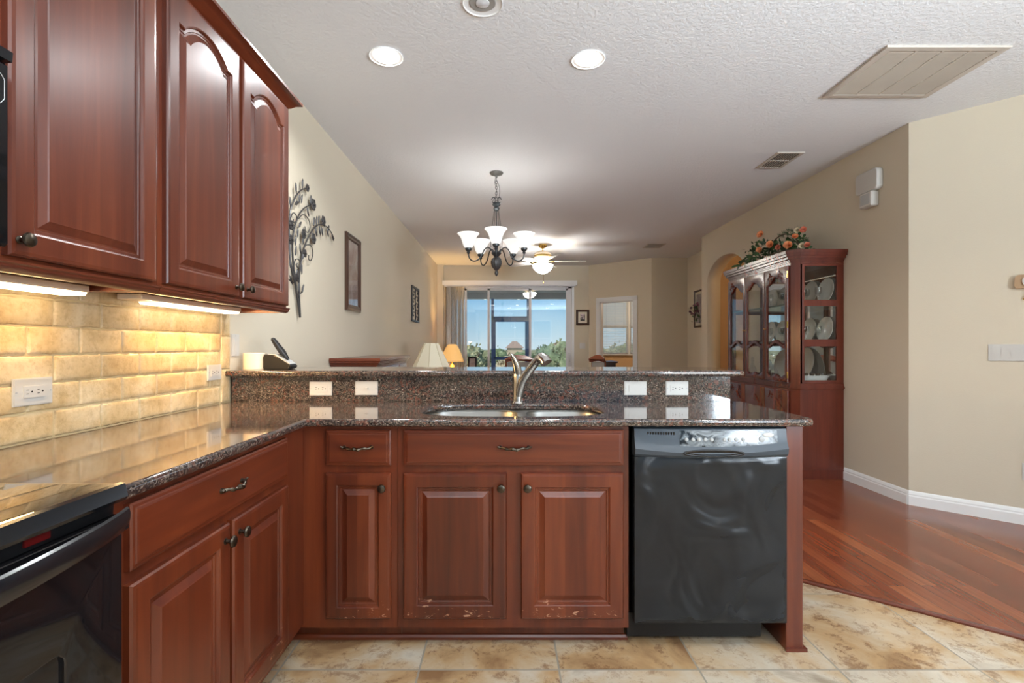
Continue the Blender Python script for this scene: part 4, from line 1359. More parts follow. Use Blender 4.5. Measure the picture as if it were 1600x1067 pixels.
def vent(label, x0, x1, y0, y1):
    t = thing('ceiling_vent', label, 'vent', ((x0 + x1) / 2, (y0 + y1) / 2, CEIL), 'supply air vents on the ceiling')
    bm = plate([rect(x0, x1, y0, y1), rect(x0 + .025, x1 - .025, y0 + .025, y1 - .025)], .008, .002, lambda x, y, d: (x, y, CEIL - .008 + d))
    obj('frame', bm, GR, t, keep=True)
    bm = B()
    n = 9
    for k in range(n):
        x = x0 + .03 + (x1 - x0 - .06) * k / (n - 1)
        box(bm, x - .0028, x + .0028, y0 + .025, y1 - .025, CEIL - .008, CEIL - .001)
    box(bm, x0 + .02, x1 - .02, (y0 + y1) / 2 - .008, (y0 + y1) / 2 + .008, CEIL - .009, CEIL - .001)
    obj('slats', bm, GR, t, False)
    obj('backing', box(B(), x0 + .022, x1 - .022, y0 + .022, y1 - .022, CEIL - .0018, CEIL - .0004), M['black_plastic'], t, False)
vent('small louvred ceiling vent beyond the large return grille', 2.37, 2.61, 4.35, 4.74)
vent('small louvred ceiling vent near the far wall', 2.36, 2.66, 8.25, 8.60)

# alarm siren and motion sensor on the right wall
fr = faceNX(RW)
t = thing('door_chime', 'white wall chime box with a small sensor hanging below it', 'alarm', (RW, 4.15, 2.40))
bm = plate([rrect(4.03, 4.285, 2.468, 2.645, .035, 5)], .055, .012, lambda u, w, d: fr(u, w, d), 3)
obj('housing', bm, M['white_plastic'], t, keep=False)
bm = B(); box(bm, RW - .065, RW, 4.08, 4.22, 2.345, 2.466, .008)
sn = obj('sensor', bm, M['white_plastic'], t, False)
bm = B(); prism(bm, rect(4.10, 4.20, 2.365, 2.45), fr, .065, .067)
obj('grille', bm, M['print_grey'], sn, False)

# corner ornament on the angled wall at the photo edge
t = thing('wall_ornament', 'small tan and gold wall ornament at the right photo edge', 'decoration', fang(.60, 1.62, 0))
bm = B(); c = [(.565, 1.582), (.70, 1.582), (.70, 1.672), (.575, 1.672), (.560, 1.655), (.558, 1.60)]
prism(bm, c, fang, 0, .03)
obj('holder', bm, MT('tan_wood', srgb(172, 140, 106), .6), t, False)
bm = B(); prism(bm, [(.615 + .02 * cos(a), 1.628 + .03 * sin(a)) for a in [2 * pi * k / 16 for k in range(16)]], fang, .03, .04)
obj('white_disc', bm, M['white_plastic'], t)
bm = B(); prism(bm, [(.598, 1.505), (.65, 1.505), (.624, 1.56)], fang, 0, .012)
obj('gold_triangle', bm, M['brass'], t, False)

# ================================================================== WALL ART, LEFT WALL
def wp(px, py, off=.02):      # a point on the left wall seen at (px, py)
    Y = (LW + off) * F / (px - 789)
    return (LW + off, Y, EYE - (py - 540) * Y / F)
zz = lambda a, b, off=.02: wp(440 + a / 4.45, 270 + b / 4.45, off)
t = thing('metal_wall_art', 'dark metal branch wall art with leaves and rosettes beside the cabinets', 'wall art', zz(129, 1005, 0))
def cr(pts, n=6):
    out = []
    P_ = [Vector(p) for p in pts]; P_ = [P_[0] * 2 - P_[1]] + P_ + [P_[-1] * 2 - P_[-2]]
    for i in range(1, len(P_) - 2):
        for k in range(n):
            s = k / n; a, b, c, d = P_[i - 1:i + 3]
            out.append(0.5 * ((2 * b) + (c - a) * s + (2 * a - 5 * b + 4 * c - d) * s * s + (3 * b - a - 3 * c + d) * s ** 3))
    out.append(P_[-2]); return out
stems = [[(129, 1005), (100, 800), (78, 600), (77, 450), (108, 320), (150, 252), (205, 220)],
         [(129, 1005), (122, 850), (124, 700), (150, 540), (200, 420), (255, 362), (310, 372), (345, 415), (365, 458)],
         [(100, 790), (64, 640), (54, 500), (52, 380), (62, 260), (100, 160), (140, 118), (178, 105)]]
curls = [[(118, 318), (150, 290), (185, 320), (198, 370), (186, 412), (166, 405), (163, 372)],
         [(148, 562), (168, 505), (205, 508), (217, 560), (205, 608), (188, 600), (188, 572)],
         [(84, 645), (98, 602), (122, 606), (128, 640), (115, 660), (103, 645), (108, 628)],
         [(60, 320), (78, 280), (98, 290), (106, 320), (98, 348), (82, 342), (80, 322)],
         [(118, 850), (135, 835), (145, 815)], [(90, 765), (66, 755), (50, 740)]]
for s_ in stems:
    bm = B(); pp = cr([zz(a, b) for a, b in s_]); nn_ = len(pp)
    tube(bm, pp, [.0075 - .0035 * i / nn_ for i in range(nn_)], 7); obj('branch', bm, M['iron'], t)
bm = B()
for s_ in curls: tube(bm, cr([zz(a, b) for a, b in s_]), .0038, 6)
objs('curl', bm, M['iron'], t)
bm = B()
random.seed(3)
def wleaf(bm, a, b, ang, ln=.075, wd=.028, off=.026):
    c = Vector(zz(a, b, off)); d = Vector((0, cos(ang), sin(ang))); n_ = Vector((0, -sin(ang), cos(ang))); x = Vector((1, 0, 0))
    ring = [c - d * ln / 2] ; top = []
    L_ = []; R_ = []; M_ = []
    for k in range(1, 6):
        s = k / 6; wv = sin(pi * s) * wd / 2
        p = c + d * (s - .5) * ln
        L_.append(bm.verts.new(p + n_ * wv)); R_.append(bm.verts.new(p - n_ * wv)); M_.append(bm.verts.new(p + x * .006))
    a0 = bm.verts.new(c - d * ln / 2); a1 = bm.verts.new(c + d * ln / 2)
    bm.faces.new((a0, L_[0], M_[0])); bm.faces.new((a0, M_[0], R_[0]))
    for k in range(4):
        bm.faces.new((L_[k], L_[k + 1], M_[k + 1], M_[k])); bm.faces.new((M_[k], M_[k + 1], R_[k + 1], R_[k]))
    bm.faces.new((L_[-1], a1, M_[-1])); bm.faces.new((M_[-1], a1, R_[-1]))
for a, b, an in [(100, 105, 95), (145, 75, 85), (60, 205, 100), (125, 175, 80), (140, 180, 75), (105, 210, 30), (202, 185, 80), (183, 270, -60), (225, 340, 80), (243, 332, 80), (258, 325, 80),
                 (240, 410, -70), (265, 400, -70), (282, 410, -70), (325, 390, 70), (152, 415, 90), (150, 465, 90), (112, 415, 85), (98, 470, 80), (98, 540, 80), (130, 530, 110), (152, 575, 60),
                 (140, 670, 90), (118, 800, 90), (148, 805, 65), (66, 745, 130), (128, 360, 45), (70, 370, 60), (60, 620, 90), (355, 450, -40), (320, 415, -60), (104, 700, 70)]:
    wleaf(bm, a, b, radians(an))
for lv in objs('leaf', bm, M['iron'], t):
    sm = lv.modifiers.new('s', 'SOLIDIFY'); sm.thickness = .002
for a, b, r in [(178, 105, .028), (220, 220, .045), (290, 335, .042), (222, 457, .042), (153, 425, .035), (66, 362, .035), (66, 465, .035), (106, 728, .03), (160, 560, .03)]:
    bm = B(); c = Vector(zz(a, b, .026))
    for k in range(6):
        an = 2 * pi * k / 6
        pc = c + Vector((0, cos(an), sin(an))) * r * .6
        lathe(bm, [(r * .42, 0), (r * .36, .006), (.0005, .010)], pc, 8, axis='x')
    lathe(bm, [(r * .3, .004), (r * .24, .014), (.0005, .016)], c, 10, axis='x')
    obj('rosette', bm, M['iron'], t)

def framed(name, label, cat, fn, u0, u1, w0, w1, fw, fmat, art, mat_w=0.0, glass=True):
    t = thing(name, label, cat, fn((u0 + u1) / 2, w0, 0))
    bm = B()
    prof = [(0, 0), (0, .020), (fw * .25, .026), (fw * .5, .018), (fw * .8, .022), (fw, .012), (fw, .004)]
    rings = [[bm.verts.new(fn(x, y, d)) for x, y in ((u0 + i, w0 + i), (u1 - i, w0 + i), (u1 - i, w1 - i), (u0 + i, w1 - i))] for i, d in prof]
    for a, b in zip(rings, rings[1:]):
        for k in range(4): bm.faces.new((a[k], a[(k + 1) % 4], b[(k + 1) % 4], b[k]))
    bm.faces.new(rings[0])
    obj('frame', bm, fmat, t, False)
    if mat_w:
        bm = B(); prism(bm, rect(u0 + fw, u1 - fw, w0 + fw, w1 - fw), fn, .002, .005)
        obj('mat_board', bm, M['paper'], t, False)
    q = fw + mat_w
    bm = B(); prism(bm, rect(u0 + q, u1 - q, w0 + q, w1 - q), fn, .002, .007)
    obj('picture', bm, art, t, False)
    if glass:
        bm = B(); prism(bm, rect(u0 + fw * .9, u1 - fw * .9, w0 + fw * .9, w1 - fw * .9), fn, .010, .012)
        obj('glass', bm, M['cab_glass'], t, False)
    return t
flw = faceX(LW)
def artmat(name, stops, scale, seed=0, dist=.8):
    m = MT(name, rough=.6)
    m.col(m.ramp(m.noise(m.coord(loc=(seed, seed, seed)), scale, 4, .6, dist), stops)); return m
am_ = artmat('faded_print', [(.3, srgb(112, 84, 78)), (.5, srgb(150, 120, 112)), (.7, srgb(184, 176, 172))], 4, 2)
framed('framed_print', 'tall brown framed print with glass on the left wall right of the metal branches', 'picture', flw, 4.40, 4.83, 1.515, 2.205, .055, M['frame_brown'], am_)
# open metal panel with scrollwork further along
t = thing('metal_wall_art', 'small rectangular metal scrollwork panel far along the left wall', 'wall art', (LW, 7.8, 1.58))
u0, u1, w0, w1 = 7.50, 8.12, 1.565, 2.11
bm = plate([rect(u0, u1, w0, w1), rect(u0 + .03, u1 - .03, w0 + .03, w1 - .03)], .02, .003, lambda u, w, d: (LW + .004 + d, u, w))
obj('frame', bm, M['iron'], t, keep=True)
bm = B(); cx = (u0 + u1) / 2
tube(bm, cr([(LW + .015, cx - .02, w0), (LW + .015, cx + .02, w0 + .15), (LW + .015, cx - .02, w0 + .3), (LW + .015, cx, w1)]), .008, 6)
for k in range(9):
    s = -1 if k % 2 else 1; z = w0 + .05 + k * .052
    tube(bm, cr([(LW + .015, cx, z), (LW + .015, cx + s * .10, z + .05), (LW + .015, cx + s * .20, z + .03), (LW + .015, cx + s * .19, z - .02), (LW + .015, cx + s * .14, z)]), .006, 5)
obj('scrollwork', bm, M['iron'], t)

# picture between slider and bedroom door
m = MT('flower_photograph', rough=.5)
v = m.coord(); vd = m.n('VectorMath', operation='DISTANCE'); m.l(v, vd.inputs[0]); vd.inputs[1].default_value = (-.02, -.007, .20)
m.col(m.ramp(m.mix(.3, vd.outputs['Value'], m.noise(v, 30, 3)), [(.16, srgb(216, 200, 206)), (.2, srgb(90, 84, 84)), (.25, srgb(34, 36, 30))]))
framed('framed_photograph', 'small brown framed flower photograph right of the sliding glass door', 'picture', faceNY(10.5), px_(900, 10.5), px_(920.5, 10.5), 1.628, 1.952, .045, M['frame_brown'], m, .045, False)
# picture in the passage, with a hanging flower spray
FP = faceNX(3.4499)
FPW = lambda u, w, d: (3.5 - d, u, w)
framed('framed_print', 'pale framed print on the passage wall behind hanging purple flowers', 'picture', FPW, 8.78, 9.22, 1.53, 2.20, .03, M['frame_brown'], artmat('pale_print', [(.35, srgb(196, 188, 186)), (.6, srgb(150, 130, 140))], 6, 4), .05)

# ================================================================== FLOWERS
def petal(bm, c, d_out, up, r, w, cup, n=3):
    """a curved petal from c outwards"""
    side = d_out.cross(up).normalized()
    g = []
    for j in range(n + 1):
        s = j / n; row = []
        for i in (-1, -.5, 0, .5, 1):
            ww = w * (sin(pi * (0.18 + 0.70 * s)) if s < 1 else .42) * i
            p = c + d_out * (r * (sin(cup * s) if cup else s)) + up * (r * (1 - cos(cup * s)) + r * .25 * s * (1 - s) + .12 * r * abs(i) * s) + side * ww
            row.append(bm.verts.new(p))
        g.append(row)
    for a, b in zip(g, g[1:]):
        for k in range(4): bm.faces.new((a[k], a[k + 1], b[k + 1], b[k]))
def rose_bm(c, r, ax, layers=4):
    bm = B(); c = Vector(c); ax = Vector(ax).normalized()
    a0 = ax.orthogonal().normalized(); b0 = ax.cross(a0)
    for L_ in range(layers):
        n = 3 + L_ * 1 + (1 if L_ > 1 else 0)
        for k in range(n):
            a = 2 * pi * k / n + L_ * .7 + random.uniform(-.15, .15)
            d = (a0 * cos(a) + b0 * sin(a))
            q = (L_ + 1) / layers
            tilt = 1.35 - 1.1 * q
            do = (d * cos(tilt) + ax * sin(tilt)).normalized(); up = (ax * cos(tilt) - d * sin(tilt)).normalized()
            petal(bm, c + ax * r * .15 * (1 - q), do, up, r * (.45 + .58 * q) * random.uniform(.92, 1.08), r * (.25 + .25 * q), .5)
    return bm
def leaf_q(bm, c, d, ln, wd, nrm):
    s_ = d.cross(nrm).normalized()
    p = [c, c + d * ln * .35 + s_ * wd / 2, c + d * ln * .35 + nrm * wd * .12, c + d * ln * .35 - s_ * wd / 2, c + d * ln * .72 + s_ * wd * .36, c + d * ln * .72, c + d * ln * .72 - s_ * wd * .36, c + d * ln - nrm * ln * .12]
    v = [bm.verts.new(x) for x in p]
    for f in ((0, 1, 2), (0, 2, 3), (1, 4, 5, 2), (2, 5, 6, 3), (4, 7, 5), (5, 7, 6)): bm.faces.new([v[i] for i in f])
def rv(): 
    a = random.uniform(0, 2 * pi); z = random.uniform(-1, 1); q = sqrt(1 - z * z); return Vector((q * cos(a), q * sin(a), z))
LEAF = MT('leaf_green', rough=.5); LEAF.col(LEAF.ramp(LEAF.noise(LEAF.coord(), 22, 2), [(.35, srgb(30, 50, 26)), (.55, srgb(52, 84, 42)), (.75, srgb(84, 116, 62))]))
def petalmat(name, a, b): 
    m = MT(name, rough=.6); m.col(m.ramp(m.noise(m.coord(), 28, 2), [(.35, a), (.65, b)])); return m
PEACH = petalmat('peach_petals', srgb(232, 134, 78), srgb(246, 182, 130))
CORAL = petalmat('coral_petals', srgb(208, 104, 76), srgb(236, 160, 130))
CREAM = petalmat('cream_petals', srgb(230, 214, 180), srgb(240, 228, 200))
PURPLE = petalmat('purple_petals', srgb(92, 50, 84), srgb(176, 110, 128))
random.seed(11)
XT = 2.80
def cp_(px, py, X=None):
    X = 2.68 + .17 * (px - 1165) / 97
    Y = X * F / (px - 789); return Vector((X, Y, EYE - (py - 540) * Y / F))
t = thing('flower_arrangement', 'basket of artificial peach roses and ivy on top of the china cabinet', 'flowers', (XT, 5.1, 2.057))
bm = B(); lathe(bm, [(.05, 2.058), (.09, 2.06), (.105, 2.09), (.11, 2.12), (.0005, 2.115)], (2.78, 4.98, 0), 20, sy=2.2)
obj('basket', bm, M['basket'], t)
bm = B(); tube(bm, bez((2.74, 5.20, 2.12), (2.74, 5.18, 2.37), (2.80, 4.80, 2.36), (2.80, 4.76, 2.12), 16), .006, 6)
obj('basket_handle', bm, M['basket'], t)
for px, py, r, mt, X in ((1189, 367, .055, PEACH, 2.80), (1204, 382, .055, PEACH, 2.72), (1187, 392, .052, PEACH, 2.70), (1216, 387, .04, CORAL, 2.68), (1231, 384, .060, PEACH, 2.70),
                      (1242, 370, .042, PEACH, 2.78), (1256, 359, .045, CORAL, 2.84), (1246, 360, .04, CREAM, 2.86), (1262, 383, .040, CORAL, 2.86), (1253, 384, .04, CREAM, 2.82), (1172, 397, .035, CREAM, 2.78)):
    c = cp_(px, py, X); c = Vector((0, 0, EYE)) + (c - Vector((0, 0, EYE))) * .972; r *= 1.3; ax = Vector((-.65, -.65, .35)) + rv() * .35
    bm = rose_bm(c, r, ax, 4)
    obj('rose', bm, mt, t)
bm = B()
for k in range(330):
    px = random.uniform(1170, 1260)
    kn = [(1165, 404), (1175, 388), (1185, 374), (1200, 376), (1215, 381), (1230, 373), (1245, 364), (1262, 370)]
    ty = next(a[1] + (b[1] - a[1]) * (px - a[0]) / (b[0] - a[0]) for a, b in zip(kn, kn[1:]) if a[0] <= px <= b[0])
    c0 = cp_(px, ty)
    c = Vector((c0.x + random.uniform(-.07, .07), c0.y, 2.075 + (c0.z - 2.075) * random.random() ** .8))
    d = (rv() + Vector((-.4, 0, .25))).normalized()
    if c.z + d.z * .06 < 2.062: d.z = abs(d.z)
    leaf_q(bm, c, d, random.uniform(.035, .075), random.uniform(.018, .032), rv())
for px, py in ((1243, 372), (1236, 366), (1229, 370), (1250, 364), (1222, 374)):      # fern sprigs
    c = cp_(px, py)
    for k in range(9):
        leaf_q(bm, c + Vector((0, .012 * (k - 4), .004 * k)), (Vector((-.3, .3 * (-1) ** k, .8))).normalized(), .055, .010, Vector((-1, 0, 0)))
obj('foliage', bm, LEAF, t)
bm = B()
random.seed(5)
for k in range(20):      # trailing leaves over the cornice
    s = k / 19; c = Vector((2.60 - .06 * s, 5.10 + .36 * s + random.uniform(-.03, .03), 2.10 - .02 * s - (.10 * (s - .72) if s > .72 else 0) + random.uniform(0, .025)))
    d = Vector((-.3, .6, -.15 - .3 * s)) + rv() * .5
    leaf_q(bm, c, d.normalized(), random.uniform(.06, .10), random.uniform(.03, .045), Vector((-.7, -.5, .5)))
obj('trailing_leaves', bm, LEAF, t)
# hanging purple flowers in the passage
t = thing('flower_spray', 'purple artificial flower spray hanging in front of the pale print', 'flowers', (3.45, 8.9, 1.66))
bm = B(); tube(bm, [(3.462, 8.9, 1.60), (3.45, 8.88, 1.75), (3.40, 8.85, 1.88)], .006, 5)
tube(bm, [(3.455, 8.88, 1.70), (3.33, 8.82, 1.84)], .004, 5); tube(bm, [(3.455, 8.88, 1.72), (3.40, 8.9, 1.99)], .004, 5)
obj('stems', bm, LEAF, t)
for k in range(10):
    c = Vector((3.38 + random.uniform(-.10, .06), 8.87 + random.uniform(-.08, .08), 1.70 + random.uniform(0, .34)))
    obj('blossom', rose_bm(c, .045, (-.4, -.8, .3), 3), PURPLE, t)
bm = B()
for k in range(40):
    leaf_q(bm, Vector((3.40 + random.uniform(-.08, .06), 8.88 + random.uniform(-.06, .06), 1.62 + random.uniform(0, .3))), rv(), .06, .02, rv())
obj('foliage', bm, LEAF, t)
# ================================================================== CHINA CABINET
t = thing('china_cabinet', 'mahogany china cabinet with glass doors full of white dishes', 'cabinet', (2.85, 5.18, 0))
CY0, CY1 = 4.50, 5.86
def fp(o, xb=3.045):
    return [(xb, CY0 - o), (2.655 - o * .4, CY0 - o), (2.60 - o, 4.555 - o * .4), (2.60 - o, 5.805 + o * .4), (2.655 - o * .4, CY1 + o), (xb, CY1 + o)]
flatz = lambda x, y, z: (x, y, z)
def stack(name, layers, mat):
    bm = B()
    for o, z0, z1 in layers: prism(bm, fp(o), flatz, z0, z1)
    return obj(name, bm, mat, t, False)
stack('base', [(0.0, .11, .80)], M['mahogany_side'])
stack('plinth', [(.012, .0, .085), (.006, .085, .098), (.002, .098, .11)], M['mahogany_side'])
stack('waist_moulding', [(.004, .80, .812), (.016, .812, .826), (.010, .826, .838), (.004, .838, .856)], M['mahogany'])
stack('cornice', [(.0, 1.935, 1.955), (.008, 1.955, 1.968), (.016, 1.968, 1.982), (.034, 1.982, 2.005), (.050, 2.005, 2.028), (.058, 2.028, 2.057)], M['mahogany'])
def ring_wall(name, y, fnn):
    bm = plate([rect(2.655, 3.045, .856, 1.935), rect(2.695, 2.985, .885, 1.19), rect(2.695, 2.985, 1.255, 1.555), rect(2.695, 2.985, 1.61, 1.915)], .022, .002, fnn)
    sp_ = obj(name, bm, M['mahogany_side'], t, keep=True)
    yy = y + (.012 if y < 5 else -.012)
    bm = B()
    for a, b in ((.875, 1.20), (1.245, 1.565), (1.60, 1.925)): box(bm, 2.685, 2.995, yy - .0015, yy + .0015, a, b)
    obj('pane', bm, M['cab_glass'], sp_, False)
ring_wall('side_frame', CY0, lambda u, w, d: (u, CY0 + d, w))
ring_wall('side_frame', CY1, lambda u, w, d: (u, CY1 - .022 + d, w))
for ya, yb_, yc in ((CY0, 4.555, 4.578), (CY1, 5.805, 5.782)):
    bm = B(); prism(bm, [(2.655, ya), (2.60, yb_), (2.60, yc), (2.622, yc), (2.672, ya + (.024 if ya < 5 else -.024)), (2.672, ya)], flatz, .856, 1.935)
    obj('corner_stile', bm, M['mahogany'], t, False)
obj('mirror_back', box(B(), 3.026, 3.030, CY0 + .022, CY1 - .022, .856, 1.935), M['mirror'], t, False)
obj('back_panel', box(B(), 3.030, 3.044, CY0 + .022, CY1 - .022, .856, 1.935), M['mahogany'], t, False)
SH = (0.856, 1.235, 1.590)
for z in SH[1:]:
    obj('shelf', box(B(), 2.64, 3.025, CY0 + .024, CY1 - .024, z - .016, z), M['mahogany'] if False else MT('glass_shelf', srgb(190, 205, 200), .08, Transmission_Weight=.6), t, False)
FD = faceNX(2.600)
def ogee(u0, u1, base, h, n=18, lobes=1):
    return [(u0 + (u1 - u0) * k / n, base + h * (0.5 - 0.5 * cos(2 * pi * k / n)) ** 1.4) for k in range(n + 1)]
def scroll(bm, u, w, s, fn, d):
    for k, (du, dw, r, a0, a1) in enumerate(((0, 0, .022, 0, 5.2), (.035, -.012, .016, 2, 7), (-.034, -.006, .015, 1, 6), (.012, .03, .014, 0, 5), (-.02, -.034, .013, 3, 8), (.05, -.038, .011, 0, 5))):
        pts = []
        for j in range(12):
            q = j / 11; a = a0 + (a1 - a0) * q; rr = r * (1 - .7 * q) * s
            pts.append(fn(u + du * s + rr * cos(a), w + dw * s + rr * sin(a), d))
        tube(bm, pts, [.0045 * s * (1 - .4 * j / 11) for j in range(12)], 5)
dw_ = (5.79 - 4.57) / 3
for i in range(3):
    a, b = 4.57 + dw_ * i + .003, 4.57 + dw_ * (i + 1) - .003
    st = .042
    top = [(x, y) for x, y in ogee(a + st, b - st, 1.775, .075)]
    hole = [(a + st, .93)] + [(a + st + (b - a - 2 * st) * k / 20, .93 + .014 * cos(4 * pi * k / 20) - .014) for k in range(1, 20)] + [(b - st, .93)] + top[::-1]
    bm = plate([rect(a, b, .862, 1.93), hole], .022, .004, FD)
    dr = obj('glass_door', bm, M['mahogany'], t, keep=False)
    # wavy cross bar
    bm = B(); n = 20
    lo = [(a + st + (b - a - 2 * st) * k / n, 1.17 + .055 * (0.5 - 0.5 * cos(2 * pi * k / n)) ** 1.2) for k in range(n + 1)]
    prism(bm, lo + [(u, w + .030) for u, w in lo[::-1]], FD, .004, .022)
    obj('cross_bar', bm, M['mahogany'], dr, False)
    bm = B(); prism(bm, rect(a + .03, b - .03, .90, 1.90), FD, .002, .005)
    obj('pane', bm, M['cab_glass'], dr, False)
    if i != 1:
        bm = B(); scroll(bm, (a + b) / 2 + (.085 if i == 0 else -.085) * -1, 1.865, .9, FD, .024); scroll(bm, (a + b) / 2 + .09, 1.868, .75, FD, .024)
        obj('carving', bm, M['mahogany'], dr)
    bm = B(); yk = b - .02 if i == 2 else a + .02
    yk = {0: b - .02, 1: b - .02, 2: a + .02}[i]
    lathe(bm, [(.008, 0), (.008, -.003), (.004, -.006), (.006, -.014), (.0005, -.016)], (2.578, yk, 1.36), 10, axis='x')
    obj('key_plate', bm, M['brass'], dr)
    if i == 0:
        bm = B()
        for z in (.93, 1.39, 1.85): box(bm, 2.574, 2.580, a - .012, a + .004, z - .03, z + .03)
        objs('hinge', bm, M['brass'], dr, False)
    # base door
    bm = plate([rect(a, b, .13, .785)], .02, .004, FD)
    bd = obj('base_door', bm, M['mahogany'], t, keep=False)
    bm = plate([[(a + .05, .18), (b - .05, .18)] + ogee(a + .05, b - .05, .62, .085)[::-1]], .010, .004, lambda u, w, d: FD(u, w, d + .02))
    obj('raised_panel', bm, M['mahogany'], bd)
    if i != 1:
        bm = B(); scroll(bm, (a + b) / 2 - .085, .725, .9, FD, .022); scroll(bm, (a + b) / 2 + .09, .73, .75, FD, .022)
        obj('carving', bm, M['mahogany'], bd)

# dishes (things that stand in the cabinet)
def plate_obj(name, label, r, y, z, tilt=9, x=3.012, group='white plates standing in the china cabinet'):
    bm = B(); lathe(bm, [(.0005, .006), (r * .58, .005), (r * .62, .009), (r * .97, .018), (r, .020), (r * .985, .023), (r * .63, .014), (r * .56, .010), (.0005, .010)], (0, 0, 0), 40, axis='x')
    for v in bm.verts: v.co.x = -v.co.x
    bmesh.ops.rotate(bm, verts=bm.verts[:], cent=(0, 0, 0), matrix=Matrix.Rotation(radians(tilt), 3, 'Y'))
    zmin = min(v.co.z for v in bm.verts); xmax = max(v.co.x for v in bm.verts)
    for v in bm.verts: v.co += Vector((x - xmax, y, z - zmin + .001))
    return single(name, bm, M['china'], label, 'plate', group)
names = ['nearest the side pane', 'second from the side pane', 'third from the side pane', 'fourth from the side pane', 'farthest from the side pane']
for k, y in enumerate((4.665, 4.90, 5.135, 5.37, 5.605)):
    plate_obj('dinner_plate', 'white plate on the top cabinet shelf, ' + names[k], .120, y, SH[2])
for k, y in enumerate((4.675, 4.925, 5.165, 5.405, 5.64)):
    plate_obj('dinner_plate', 'white plate on the middle cabinet shelf, ' + names[k], .118, y, SH[1])
plate_obj('serving_platter', 'large grey-white platter at the cabinet bottom behind the bowls', .165, 4.99, SH[0], 12)
plate_obj('serving_platter', 'large white platter at the cabinet bottom behind the middle door', .155, 5.38, SH[0], 12)
# wine goblets and tumblers
def goblet(x, y, z, s=1.0):
    bm = B(); lathe(bm, [(.028 * s, 0), (.027 * s, .003), (.006 * s, .008), (.0035 * s, .02), (.0035 * s, .06 * s), (.012 * s, .07 * s), (.026 * s, .09 * s), (.030 * s, .115 * s), (.026 * s, .145 * s), (.0245 * s, .145 * s), (.028 * s, .115 * s), (.022 * s, .09 * s), (.0005, .075 * s)], (x, y, z + .001), 18)
    return bm
pos = ['in the front row', 'in the back row']
ys = [4.60, 4.69, 4.78, 4.87, 4.97, 5.07, 5.17, 5.28]
for sh, zn in ((2, 'top'), (1, 'middle')):
    first = None
    for i, y in enumerate(ys):
        x = 2.80 if i % 2 else 2.88
        lab = 'clear stemmed glass before the plates on the %s cabinet shelf' % zn
        if first is None:
            first = single('wine_glass', goblet(x, y, SH[sh]), M['crystal'], lab, 'glass', 'stemmed glasses on the %s cabinet shelf' % zn)
            x0, y0 = x, y
        else:
            copy_tree(first, loc=(x, y, SH[sh] + .001))
# casserole + row of tumblers on the cabinet floor
bm = B(); 
rings = []
for ins, z in ((.03, 0), (.012, .02), (0, .06), (-.008, .062), (-.008, .067), (.006, .066), (.018, .02), (.04, .012)):
    rings.append([bm.verts.new((x, y, SH[0] + .001 + z)) for x, y in rrect(2.72 + ins, 2.98 - ins, 4.56 + ins, 4.80 - ins, .06, 6)])
for a, b in zip(rings, rings[1:]):
    for k in range(len(a)): bm.faces.new((a[k], a[(k + 1) % len(a)], b[(k + 1) % len(a)], b[k]))
bm.faces.new(rings[0][::-1]); bm.faces.new(rings[-1])
single('casserole_dish', bm, M['china'], 'white casserole dish at the cabinet bottom behind the side pane', 'dish')
bm = B(); lathe(bm, [(.04, 0), (.045, .004), (.075, .028), (.085, .034), (.083, .037), (.07, .032), (.04, .010), (.0005, .008)], (2.76, 4.92, SH[0] + .001), 28)
single('serving_bowl', bm, M['china'], 'low white bowl at the cabinet bottom next to the casserole dish', 'bowl')
first = None
for i in range(8):
    x = 2.765 + .055 * (i % 4); y = 4.60 + (.09 if i > 3 else 0)
    if first is None:
        bm = B(); lathe(bm, [(.018, 0), (.020, .075), (.0185, .075), (.0165, .006), (.0005, .006)], (x, y, SH[0] + .073), 16)
        first = single('tumbler', bm, M['crystal'], 'small clear tumbler standing in the casserole dish', 'glass', 'tumblers in the casserole dish')
        first.location.z = SH[0] + .014
    else: copy_tree(first, loc=(x, y, SH[0] + .014))
# crystal decanters by the other doors
for i, y in enumerate((5.18, 5.32, 5.62)):
    bm = B(); lathe(bm, [(.035, 0), (.045, .01), (.048, .05), (.03, .10), (.014, .13), (.014, .17), (.02, .175), (.011, .18), (.018, .20), (.0005, .22)], (2.78, y, SH[0] + .001), 20, flute=.04, nf=8)
    single('decanter', bm, M['crystal'], 'cut glass decanter at the cabinet bottom ' + ('behind the middle door, nearer one', 'behind the middle door, farther one', 'behind the farthest door')[i], 'decanter')

# ================================================================== FAR ROOM FURNITURE
# sideboard against the left wall
t = thing('sideboard', 'mahogany sideboard with moulded top against the left wall', 'sideboard', (-1.2, 4.63, 0))
bm = B()
for o, z0, z1 in ((-.012, 1.035, 1.046), (-.004, 1.046, 1.060), (.012, 1.060, 1.072), (.016, 1.072, 1.096)):
    box(bm, LW + .004, -1.012 + o, 4.01 - o, 5.24 + o, z0, z1, .003)
obj('top', bm, M['red_wood'], t)
obj('body', box(B(), LW + .006, -1.035, 4.035, 5.215, .06, 1.035), M['mahogany_side'], t, False)
obj('plinth', box(B(), LW + .006, -1.02, 4.02, 5.23, 0, .06), M['mahogany_side'], t, False)
fs = faceX(-1.035)
for k in range(3):
    bm = B(); a = 4.05 + k * .385
    loops_panel(bm, a, a + .375, .08, .72, panel_prof(.045), fs)
    dd_ = obj('door', bm, M['mahogany'], t); knob(dd_, fs, a + .35, .5)
    bm = B(); loops_panel(bm, a, a + .375, .74, 1.02, DRAWP, fs)
    dd_ = obj('drawer', bm, M['mahogany'], t); knob(dd_, fs, a + .19, .88)
